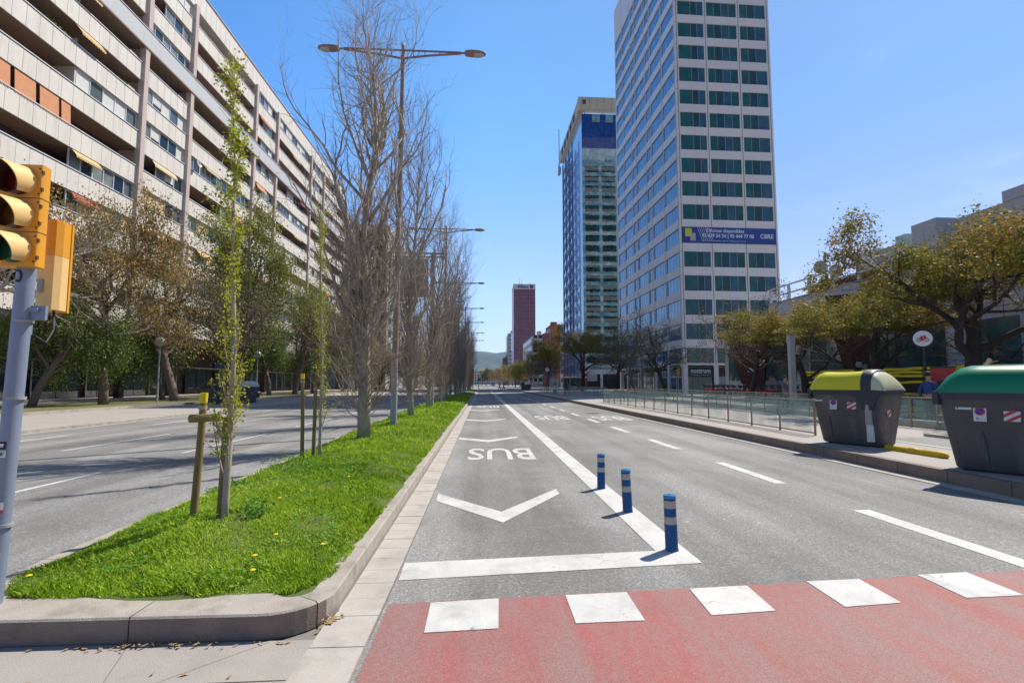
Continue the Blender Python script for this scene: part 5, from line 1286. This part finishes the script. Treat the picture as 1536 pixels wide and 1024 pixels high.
# young staked poplars
def young(seed, h, dense, base_bush):   # slender trunk, steep side shoots
    lv = [dict(seg=16, wig=.018, up=.03, k=8, taper=.9),
          dict(n=40, t0=.06, t1=.97, ang=17, len=.6, short=.55, rr=.35, rmax=.012, seg=6, wig=.10, up=.22, k=4, taper=.7, rmin=.003),
          dict(n=3, t0=.3, t1=.95, ang=30, len=.3, short=.2, rr=.7, rmax=.004, seg=3, wig=.15, up=.1, k=3, taper=.6, rmin=.002)]
    return mk_tree('young_poplar', seed, dict(h=h, r=.034, limb_levels=0, leaf_level=1), lv, ('bark_pale', 'twig'), dict(mat='leaf_spring', n=dense, size=.021, spread=.03, zmin=.6, asp=1.3, clump=1.6))
yp = young(5, 4.5, 4200, 1); yp.location = (-2.52, 5.22, mz(-2.52, 5.22)); tag(yp, 'young staked poplar with bright green leaves nearest to the camera', 'tree', 'young staked poplars'); yp.rotation_euler = (0, R(-.6), 2)
yp = young(9, 4.75, 3400, 1); yp.location = (-3.12, 10.0, mz(-3.12, 10)); tag(yp, 'second young staked poplar, between the near one and the bare poplar', 'tree', 'young staked poplars'); yp.rotation_euler = (0, R(.4), 1)
def stake(x, y, h, lean, lb, cap=True, bar=0):
    t = empty('wooden_stake', (x, y, mz(x, y) - .05), label=lb, cat='stake', group='wooden tree stakes with yellow tops'); t.rotation_euler = (0, R(lean), 0)
    g = MB(); g.tube([(0, 0, 0), (.004, 0, h * .5), (0, 0, h)], [.037, .035, .033], 'stake', 12); g.build('post', t, 'auto')
    if cap: g = MB(); g.tube([(0, 0, h - .10), (0, 0, h + .002)], .036, 'yellow_cap', 12); g.build('painted_top', t, 'auto')
    g = MB(); g.tube([(0, 0, h - .17), (0, 0, h - .13)], .039, 'strap', 12); g.build('strap', t)
    if bar:
        g = MB(); g.tube([(-.09, -.055, h - .26), (bar, -.04, h - .235)], .04, 'stake', 10); g.build('crossbar', t, 'auto')
stake(-2.92, 5.42, 1.28, 2.2, 'near left wooden stake with a yellow top and short crossbar', bar=.20)
stake(-2.60, 5.30, 1.02, 1.2, 'short stake pressed against the nearest young trunk', cap=False)
stake(-3.42, 9.92, 1.62, -1.4, 'left wooden stake of the second young poplar', cap=True)
stake(-3.24, 10.0, 1.45, 0, 'right wooden stake of the second young poplar', cap=False)
# bushy weeds at the foot
r = np.random.default_rng(3); pts = []
for (cx, cy, rad, h_) in ((-2.25, 5.3, .15, .12), (-3.35, 9.0, .4, .18), (-2.9, 8.3, .3, .09), (-3.45, 7.2, .25, .08)):
    for _ in range(170): a = r.random() * 6.28; q = rad * r.random() ** .5; x, y = cx + q * math.cos(a), cy + q * math.sin(a); pts.append(((x, y, mz(x, y) + r.random() * h_), (0, 0, 1)))
quads('weeds', leaves(pts, 1500, .02, .01, 4, asp=1.3), 'clover', kind='stuff', label='small leafy weed clumps at the feet of the staked trees', cat='weeds')

# broad trees
def broad(name, seed, h, r0, lean, leaf, mats, spread=1, l1=7, limb_len=3.4, twig_n=6, ang=48, up=.05, zmin=2.2, fine=2.6):
    lv = [dict(seg=7, wig=.07, up=.06, k=10, taper=.42),
          dict(n=l1, t0=.42, t1=1.0, ang=ang, len=limb_len, short=.15, rr=.62, seg=6, wig=.17, up=up, k=7, taper=.72),
          dict(n=5.5, t0=.25, t1=1, ang=46, len=2.0 * spread, short=.3, rr=.6, seg=5, wig=.2, up=up, k=5, taper=.75, rmin=.012),
          dict(n=twig_n, t0=.2, t1=1, ang=44, len=1.05 * spread, short=.2, rr=.6, seg=4, wig=.22, up=.02, k=3, taper=.7, rmin=.006),
          dict(n=fine, t0=.2, t1=1, ang=42, len=.5 * spread, short=.2, rr=.6, seg=2, wig=.25, up=.02, k=3, taper=.6, rmin=.004)]
    return mk_tree(name, seed, dict(h=h, r=r0, dir=lean, limb_levels=2, leaf_level=3), lv, mats, leaf)
BD, BG, BL = ('bark_dark', 'twig_dark'), ('bark_grey', 'twig_dark'), ('bark_light', 'twig')
V = {}
V['right'] = broad('spreading_tree', 101, 3.3, .24, (.05, 0, 1), [dict(mat='leaf_yellow', n=62000, size=.05, spread=.15, asp=1.5, clump=1.1, zmin=4.0)], BD, 1.1, 7, 3.7, 6, 48)
V['right2'] = broad('spreading_tree', 118, 3.3, .18, (-.15, .1, 1), [dict(mat='leaf_yellow', n=50000, size=.048, spread=.14, asp=1.5, clump=1.2, zmin=4.0)], BD, 1.1, 6, 3.3, 6, 44)
V['bare'] = broad('bare_tree', 133, 3.2, .17, (-.25, .1, 1), [dict(mat='leaf_pod', n=4500, size=.045, spread=.12, asp=2.2)], BD, 1.0, 6, 3.2, 6, 48)
V['green'] = broad('evergreen_tree', 150, 4.6, .24, (.2, .1, 1), [dict(mat='leaf_green', n=26000, size=.06, spread=.26, droop=.6, asp=3.2, clump=.7)], BG, 1.25, 8, 3.8, 6, 46)
V['olive'] = broad('evergreen_tree', 165, 5.2, .22, (-.1, .1, 1), [dict(mat='leaf_olive', n=30000, size=.06, spread=.24, droop=.3, asp=2.2, clump=.7)], BG, 1.2, 8, 3.8, 6, 44)
V['brown'] = broad('russet_tree', 181, 5.0, .22, (.1, .0, 1), [dict(mat='leaf_brown', n=20000, size=.055, spread=.22, droop=.15, asp=2.0, clump=.75), ], BG, 1.2, 8, 4.0, 6, 44)
V['pod'] = broad('bare_tree', 199, 4.2, .2, (.2, .1, 1), [dict(mat='leaf_pod', n=11000, size=.05, spread=.2, asp=2.0)], BG, 1.15, 8, 3.8, 6.5, 50)
V['pale'] = broad('pale_barked_tree', 207, 5.0, .24, (.22, .1, 1), [dict(mat='leaf_pod', n=8000, size=.05, spread=.2, asp=2.0)], BL, 1.15, 7, 4.0, 6.5, 46)
used = set(); rtt = random.Random(17)
def put(k, x, y, s_, rz, lb, grp, z=.2, sz=None):
    o = V[k] if k not in used else dup(V[k]); used.add(k); o.location = (x, y, z - .03); o.rotation_euler = (0, 0, R(rz)); o.scale = (s_, s_, sz or s_); o['label'] = lb; o['category'] = 'tree'; o['group'] = grp
    return o
GR, GL = 'spreading street trees on the right pavement', 'street trees along the left pavement'
put('right', 20.0, 20.2, 1.55, 20, 'large spreading tree with yellow green foliage behind the green lidded container', GR, .2, 1.3)
put('right2', 20.0, 25.6, 1.5, 150, 'spreading yellow green tree behind the yellow lidded container', GR, .2, 1.06)
put('right2', 20.0, 31.2, 1.45, 250, 'curved dark trunk tree with thin olive foliage, left of the rusty column', GR, .2, 1.02)
put('bare', 24.6, 30.5, .55, 20, 'small bare tree standing close to the low grey building', GR)
put('bare', 20.8, 39.5, 1.35, 100, 'leaning bare tree in front of the lettered shopfront', GR)
put('bare', 20.6, 57, 1.5, 10, 'wide bare tree in front of the white tower corner', GR)
put('pod', 20.4, 69, 1.2, 160, 'dark bare tree at the far corner of the white tower', GR)
put('right', 17.5, 92, 1.75, 60, 'olive leafed tree in front of the blue glass tower', GR)
put('right2', 13.8, 112, 1.6, 20, 'olive tree left of the blue glass tower', GR)
put('bare', 21.5, 84, 2.0, 240, 'tall bare tree against the blue glass tower front', GR)
for i, (x, y, k, s_) in enumerate(((17, 132, 'pod', 1.35), (13.2, 150, 'brown', 1.05), (18.5, 158, 'pod', 1.4), (13.5, 176, 'olive', 1.05), (17, 195, 'brown', 1.25), (12.5, 214, 'brown', 1.15), (16, 236, 'olive', 1.25), (11.5, 258, 'brown', 1.2), (15, 285, 'olive', 1.35), (9.5, 310, 'brown', 1.3), (13, 335, 'olive', 1.5), (6, 360, 'brown', 1.4), (2, 385, 'olive', 1.4), (10, 380, 'brown', 1.5), (-2.5, 420, 'brown', 1.5), (20, 250, 'pod', 1.4), (22, 215, 'pod', 1.3), (23, 330, 'brown', 1.5))):
    put(k, x, y, s_, rtt.uniform(0, 360), 'one of the brown and olive trees massed far down the right side of the avenue'.replace('avenue', 'street'), GR)
# left side
put('pale', -24.5, 24.2, 1.5, 10, 'pale barked leaning tree partly hidden by the traffic light', GL, .24)
put('brown', -24.9, 35.0, 1.4, 250, 'tall tree with russet brown foliage beside the traffic light', GL, .24, 1.7)
put('green', -26.5, 31.5, .95, 30, 'drooping green tree low behind the russet one', GL, .24)
put('pod', -24.2, 41.5, 1.6, 120, 'bare brownish tree left of the near young poplar', GL, .24)
put('green', -27.5, 45.5, .95, 200, 'dark green tree close to the dark arcade', GL, .24)
put('olive', -24.6, 52.5, 1.75, 60, 'large bright green crown rising behind the near young poplar', GL, .24, 2.1)
put('pod', -24.3, 49, 1.45, 300, 'bare leaning tree behind the near wooden stake', GL, .24)
put('green', -25.0, 61, 1.2, 140, 'green drooping tree behind the silver container', GL, .24)
put('pod', -24.0, 66, 1.7, 20, 'bare tree past the bench on the left pavement', GL, .24)
put('olive', -24.5, 74.5, 1.7, 310, 'olive green tree between the two young poplars', GL, .24)
put('green', -27.0, 82, 1.3, 100, 'green tree far along the long apartment block', GL, .24)
put('pod', -24, 88, 1.4, 220, 'bare tree far along the long apartment block', GL, .24)
put('olive', -24.3, 98, 1.4, 180, 'olive tree near the end of the long apartment block', GL, .24)
for i, (x, y, k, s_) in enumerate(((-23, 110, 'pod', 1.3), (-22.5, 124, 'green', 1.2), (-21, 140, 'olive', 1.3), (-21, 158, 'pod', 1.3), (-20, 178, 'brown', 1.2), (-19, 205, 'olive', 1.3), (-17, 240, 'brown', 1.3), (-15, 290, 'brown', 1.4))):
    put(k, x, y, s_, rtt.uniform(0, 360), 'one of the mixed trees receding beyond the long apartment block on the left', GL, .24)

# ------------------------------------------------------------------ shared bikes row
def bike_proto():
    t = empty('shared_bike'); 
    for x in (-.52, .52):
        g = MB(); P = [(x + .3 * math.cos(a * PI / 9), 0, .33 + .3 * math.sin(a * PI / 9)) for a in range(19)]; g.tube(P, .028, 'tyre', 6, False)
        for a in range(0, 9, 3): g.tube([(x + .3 * math.cos(a * PI / 9), 0, .33 + .3 * math.sin(a * PI / 9)), (x - .3 * math.cos(a * PI / 9), 0, .33 - .3 * math.sin(a * PI / 9))], .006, 'pole_grey', 3)
        g.build('wheel', t)
    g = MB(); P = [(-.52, 0, .33), (-.18, 0, .36), (.38, 0, .62), (.45, 0, .82)]; g.tube(P, [.03, .045, .04, .03], 'bike_red', 7); g.tube([(-.2, 0, .36), (-.3, 0, .88)], .022, 'pole_grey', 6); g.tube([(.52, 0, .33), (.42, 0, .72), (.38, 0, 1.0)], .022, 'pole_grey', 6); g.build('frame', t)
    g = MB(); g.loft([[(-.52 + .36 * math.cos(a), w_, .33 + .36 * math.sin(a)) for w_ in (-.05, .05)] for a in [R(20 + 14 * i) for i in range(12)]], 'bike_red', False, False, closed=False); g.loft([[(.52 + .36 * math.cos(a), w_, .33 + .36 * math.sin(a)) for w_ in (-.04, .04)] for a in [R(30 + 12 * i) for i in range(11)]], 'bike_red', False, False, closed=False); g.build('mudguard', t)
    g = MB(); g.loft([[(-.44, -.09, .89), (-.44, .09, .89), (-.42, .07, .94), (-.42, -.07, .94)], [(-.14, -.03, .9), (-.14, .03, .9), (-.14, .02, .94), (-.14, -.02, .94)]], 'black'); g.build('saddle', t)
    g = MB(); g.tube([(.28, -.27, 1.02), (.38, -.1, 1.04), (.38, .1, 1.04), (.28, .27, 1.02)], .02, 'black', 6); g.build('handlebar', t)
    g = MB(); g.box(.44, .72, -.15, .15, .78, .80, 'black'); [g.box(x0, x1, y0, y1, .8, 1.0, 'black') for x0, x1, y0, y1 in ((.44, .46, -.15, .15), (.70, .72, -.15, .15), (.461, .699, -.15, -.13), (.461, .699, .13, .15))]; g.build('basket', t)
    return t
bp = bike_proto()
for i in range(18):
    y = 32.5 + i * .98; o = bp if i == 0 else dup(bp); o.location = (21.5, y, .46); o.rotation_euler = (0, 0, R(180 + 55 + (i * 37 % 7 - 3) * 1.5)); o['label'] = 'one of the red shared bikes docked in a tight row beyond the underpass railing'; o['category'] = 'bicycle'; o['group'] = 'red shared bikes docked in a row'
g = MB(); g.box(19.9, 23.2, 30.5, 52, .15, .45, 'slab_r'); g.build('pavement', kind=S)
t = empty('docking_rack', (22.3, 32, .46), label='long low red docking rail behind the row of shared bikes', cat='bike rack')
g = MB(); g.box(0, .22, 0, 17.6, .38, .62, 'bike_red'); g.build('rail', t)
for i in range(9): g = MB(); g.box(.03, .19, .2 + 2.1 * i, .35 + 2.1 * i, 0, .38, 'pole_grey'); g.build('leg', t)

# ------------------------------------------------------------------ people
def skinned(name, V_, E_, Rr, mat, par, sub=1):
    me = bpy.data.meshes.new(name); me.from_pydata(V_, E_, []); o = bpy.data.objects.new(name, me); COL.objects.link(o)
    m_ = o.modifiers.new('s', 'SKIN'); m_.use_smooth_shade = True
    for i, q in enumerate(Rr): me.skin_vertices[0].data[i].radius = (q, q) if isinstance(q, (int, float)) else q
    me.skin_vertices[0].data[0].use_root = True
    if sub: u = o.modifiers.new('u', 'SUBSURF'); u.levels = sub; u.render_levels = sub
    bpy.context.view_layer.update(); m2 = bpy.data.meshes.new_from_object(o.evaluated_get(bpy.context.evaluated_depsgraph_get()))
    bpy.data.objects.remove(o); m2.materials.clear(); m2.materials.append(M[mat])
    ob = bpy.data.objects.new(name, m2); COL.objects.link(ob); ob.parent = par; return ob
def person(loc, rz, label, top='cloth_dark', legs='cloth_dark', stride=.22, sc=1., bag=False, arm=.1):
    t = empty('person', loc, rz, label=label, cat='person'); t.scale = (sc,) * 3
    # local -y is forward; joints: pelvis spine chest neck head, arms, legs
    s_ = stride; V_ = [(0, 0, .98), (0, 0, 1.14), (0, -.01, 1.34), (0, .0, 1.46), (0, -.02, 1.56), (0, -.03, 1.68), (0, -.02, 1.74)]
    E_ = [(0, 1), (1, 2), (2, 3), (3, 4), (4, 5), (5, 6)]; Rr = [(.15, .11), (.135, .10), (.15, .11), (.075, .07), (.055, .055), (.078, .09), (.06, .07)]
    def add(a, p, r_): V_.append(p); Rr.append(r_); E_.append((a, len(V_) - 1)); return len(V_) - 1
    for sx in (-1, 1):
        h = add(0, (sx * .09, 0, .90), (.095, .095)); k = add(h, (sx * .10, -sx * s_ * .55 - .03, .50), .06); a = add(k, (sx * .10, -sx * s_ + .04, .09), .04); add(a, (sx * .11, -sx * s_ - .15, .04), (.04, .03))
        sh = add(2, (sx * .18, 0, 1.40), .055); el = add(sh, (sx * .235, sx * arm + .02, 1.13), .042); wr = add(el, (sx * .24, sx * arm * 1.3 - .09, .90), .028); pm_ = add(wr, (sx * .24, sx * arm * 1.4 - .12, .83), (.03, .016))
        for f in range(4): q = add(pm_, (sx * (.225 + .0), sx * arm * 1.4 - .145 + f * .019, .775), .009); add(q, (sx * .215, sx * arm * 1.4 - .15 + f * .019, .735 + .008 * abs(f - 1)), .007)
        th = add(wr, (sx * .215, sx * arm * 1.4 - .15, .84), .010); add(th, (sx * .205, sx * arm * 1.4 - .165, .80), .008)
    add(5, (0, -.125, 1.655), .016)
    for sx in (-1, 1): add(5, (sx * .092, -.01, 1.66), .014)
    skinned('body', V_, E_, Rr, 'skin', t)
    # clothing grown on the same joints, slightly larger
    Vt, Et, Rt = [(0, 0, .95), (0, 0, 1.14), (0, -.01, 1.34), (0, 0, 1.46)], [(0, 1), (1, 2), (2, 3)], [(.175, .13), (.16, .12), (.17, .13), (.085, .08)]
    for sx in (-1, 1):
        n = len(Vt); Vt += [(sx * .185, 0, 1.40), (sx * .235, sx * arm + .02, 1.13), (sx * .24, sx * arm * 1.3 - .09, .92)]; Et += [(2, n), (n, n + 1), (n + 1, n + 2)]; Rt += [.072, .058, .044]
    skinned('jacket', Vt, Et, Rt, top, t)
    Vt, Et, Rt = [(0, 0, .99)], [], [(.165, .125)]
    for sx in (-1, 1):
        n = len(Vt); Vt += [(sx * .09, 0, .88), (sx * .10, -sx * s_ * .55 - .03, .50), (sx * .10, -sx * s_ + .04, .12)]; Et += [(0, n), (n, n + 1), (n + 1, n + 2)]; Rt += [.105, .075, .06]
    skinned('trousers', Vt, Et, Rt, legs, t)
    g = MB(); n = 8
    g.loft([[(r_ * math.cos(a), .0 + r_ * 1.12 * math.sin(a) + .012, z) for a in [2 * PI * k / 14 for k in range(14)]] for r_, z in ((.086, 1.66), (.098, 1.70), (.092, 1.76), (.065, 1.81), (.02, 1.828))], 'hair'); g.build('hair', t, True)
    for sx in (-1, 1):
        g = MB(); y = -sx * s_; g.loft([[(sx * .11 + x, y + dy, z) for x, z in ((-.045, .0), (.045, .0), (.04, .07), (-.04, .07))] for dy in (.07, -.0, -.12, -.19)], 'black'); g.build('shoe', t)
    if bag: g = MB(); g.tube([(0, .2, 1.36), (0, .24, 1.2), (0, .2, 1.0)], [.10, .13, .11], 'cloth_grey', 10); g.build('backpack', t, True)
    return t
person((15.3, 17.0, .2), R(100), 'person in a dark blue jacket walking behind the glass railing near the red pillar', 'cloth_blue', 'cloth_dark')
person((9.6, 60, .2), R(200), 'person in dark clothes walking on the pavement beside the far railing', bag=True)
person((4.2, 118, .0), R(70), 'person in tan trousers crossing the road far away', 'cloth_grey', 'cloth_tan')
person((3.3, 120, .0), R(60), 'person in a blue top crossing the road far away', 'cloth_blue', 'cloth_grey')
person((15.6, 26, .2), R(20), 'person in a grey jacket standing left of the yellow lidded container', 'cloth_grey', 'cloth_blue', .05)
person((15.5, 88, .2), R(10), 'person in a dark jacket beside the far traffic signals', 'cloth_dark', 'cloth_grey', .08)

# ------------------------------------------------------------------ far street furniture
def far_signal(x, y, lb, rz=0, h=3.0):
    t = empty('traffic_light', (x, y, .2), R(rz), label=lb, cat='traffic light'); g = MB(); g.tube([(0, 0, 0), (0, 0, h)], .055, 'pole_grey', 8); g.build('pole', t)
    g = MB(); g.box(-.15, .15, -.3, -.06, h - .5, h + .35, 'amber'); hd_ = g.build('signal_head', t)
    for k in range(3): g = MB(); T = frame((0, -.301, h - .37 + .28 * k), (1, 0, 0), (0, -1, 0)); g.lathe([(.1, 0), (.1, .01), (.02, .02)], ('lens_green', 'lens_amber', 'lens_red')[k], 12, T); g.build('lens', hd_)
for a in ((13.2, 86, 'left of two amber traffic signals beside the far railing'), (14.3, 86, 'right of two amber traffic signals beside the far railing'), (-1.9, 140, 'amber traffic signal at the far tip of the median', 0, 3.4), (25.2, 66, 'amber traffic signal in front of the white tower entrance')): far_signal(*a)
def disc_sign(x, y, lb, h=3.2, mt='sred', r_=.3):
    t = empty('road_sign', (x, y, .2), label=lb, cat='road sign'); g = MB(); g.tube([(0, 0, 0), (0, 0, h)], .04, 'pole_grey', 8); g.build('pole', t)
    g = MB(); g.lathe([(r_, 0), (r_, .02), (.01, .022)], mt, 20, frame((0, -.05, h), (1, 0, 0), (0, -1, 0))); d_ = g.build('face', t); g = MB(); g.lathe([(r_ * .72, .0), (r_ * .72, .01), (.01, .012)], 'sticker' if mt == 'sred' else mt, 20, frame((0, -.076, h), (1, 0, 0), (0, -1, 0))); g.build('field', d_)
disc_sign(9.9, 82, 'round red rimmed road sign by the far railing', 3.6, r_=.42); disc_sign(12.0, 95, 'round blue road sign among the far trees', 2.9, 'sblue'); disc_sign(-1.2, 96, 'small blue road sign on the far part of the median', 2.2, 'sblue', .25)
t = empty('poster_case', (10.6, 78, .2), label='pale framed poster case standing on the far pavement', cat='poster'); g = MB(); g.box(-.62, .62, -.1, .1, .35, 2.2, 'pale2'); g.box(-.3, .3, -.06, .06, 0, .35, 'pole_grey'); g.build('frame', t); g = MB(); g.box(-.5, .5, -.125, -.104, .5, 2.05, 'pale'); p_ = g.build('poster', t); g = MB(); g.lathe([(.26, 0), (.22, .004)], 'cloth_tan', 12, frame((0, -.127, 1.35), (1, 0, 0), (0, -1, 0))); g.build('poster_print', p_)
t = empty('kiosk', (17.5, 101, .2), label='dark street kiosk with a pale roof under the far trees', cat='kiosk'); g = MB(); g.box(-2, 2, -1.3, 1.3, 0, 2.5, 'bstripe'); g.build('booth', t); g = MB(); g.box(-2.3, 2.3, -1.8, 1.5, 2.51, 2.75, 'alu'); g.build('roof', t); g = MB(); g.box(-1.6, 1.6, -1.36, -1.31, 1.0, 2.2, 'hwin'); g.build('window', t)
def car(x, y, mt, lb, rz=0):
    t = empty('car', (x, y, .0), R(rz), label=lb, cat='car', group='cars waiting far down the street')
    sec = lambda y_, w_, z0, z1: [(-w_, y_, z0), (w_, y_, z0), (w_ * 1.02, y_, (z0 + z1) / 2), (w_ * .96, y_, z1), (-w_ * .96, y_, z1), (-w_ * 1.02, y_, (z0 + z1) / 2)]
    g = MB(); g.loft([sec(-2.1, .72, .35, .62), sec(-1.9, .86, .25, .78), (sec(-.9, .88, .22, .92)), sec(1.2, .88, .22, .95), sec(1.95, .86, .25, .9), sec(2.1, .78, .35, .7)], mt); g.build('body', t, 'auto')
    g = MB(); g.loft([sec(-.95, .78, .9, .93), sec(-.35, .68, .9, 1.4), sec(.9, .68, .9, 1.42), sec(1.75, .78, .9, .96)], 'hwin'); c_ = g.build('cabin', t); g = MB(); g.box(-.6, .6, -.3, .85, 1.415, 1.45, mt); g.build('roof', c_)
    for sx in (-1, 1):
        for yy in (-1.3, 1.3): g = MB(); g.lathe([(.31, -.1), (.33, 0), (.31, .1)], 'tyre', 16, frame((sx * .8, yy, .33), (0, 1, 0), (sx, 0, 0))); w_ = g.build('wheel', t); g = MB(); g.lathe([(.18, .0), (.17, .02)], 'pole_grey', 12, frame((sx * .905, yy, .33), (0, 1, 0), (sx, 0, 0))); g.build('rim', w_)
        g = MB(); g.box(sx * .5 - .15, sx * .5 + .15, -2.12, -2.05, .55, .68, 'sticker'); g.build('headlight', t)
car(-1.0, 285, 'car_white', 'left white car waiting far down the street'); car(1.8, 290, 'car_white', 'right white car waiting far down the street'); car(4.6, 300, 'car_dark', 'dark car waiting far down the street'); car(-4, 320, 'car_white', 'farthest white car beyond the end of the median')
car(-9, 170, 'car_dark', 'dark car far away on the left carriageway')
# haze
g = MB(); g.box(-5500, 5500, -450, 5600, -25, 420, 'ground')
hm = bpy.data.materials.new('haze_air'); hm.use_nodes = True; nt = hm.node_tree; nt.nodes.remove(nt.nodes['Principled BSDF'])
pv = N(nt, 'ShaderNodeVolumePrincipled'); pv.inputs['Density'].default_value = .0001; pv.inputs['Color'].default_value = (.55, .76, 1, 1); pv.inputs['Anisotropy'].default_value = .3
nt.links.new(pv.outputs[0], nt.nodes['Material Output'].inputs['Volume'])
hz_o = g.build('haze', kind='stuff'); hz_o.data.materials.clear(); hz_o.data.materials.append(hm); hz_o['label'] = 'thin bluish air over the far hills'; hz_o['category'] = 'haze'
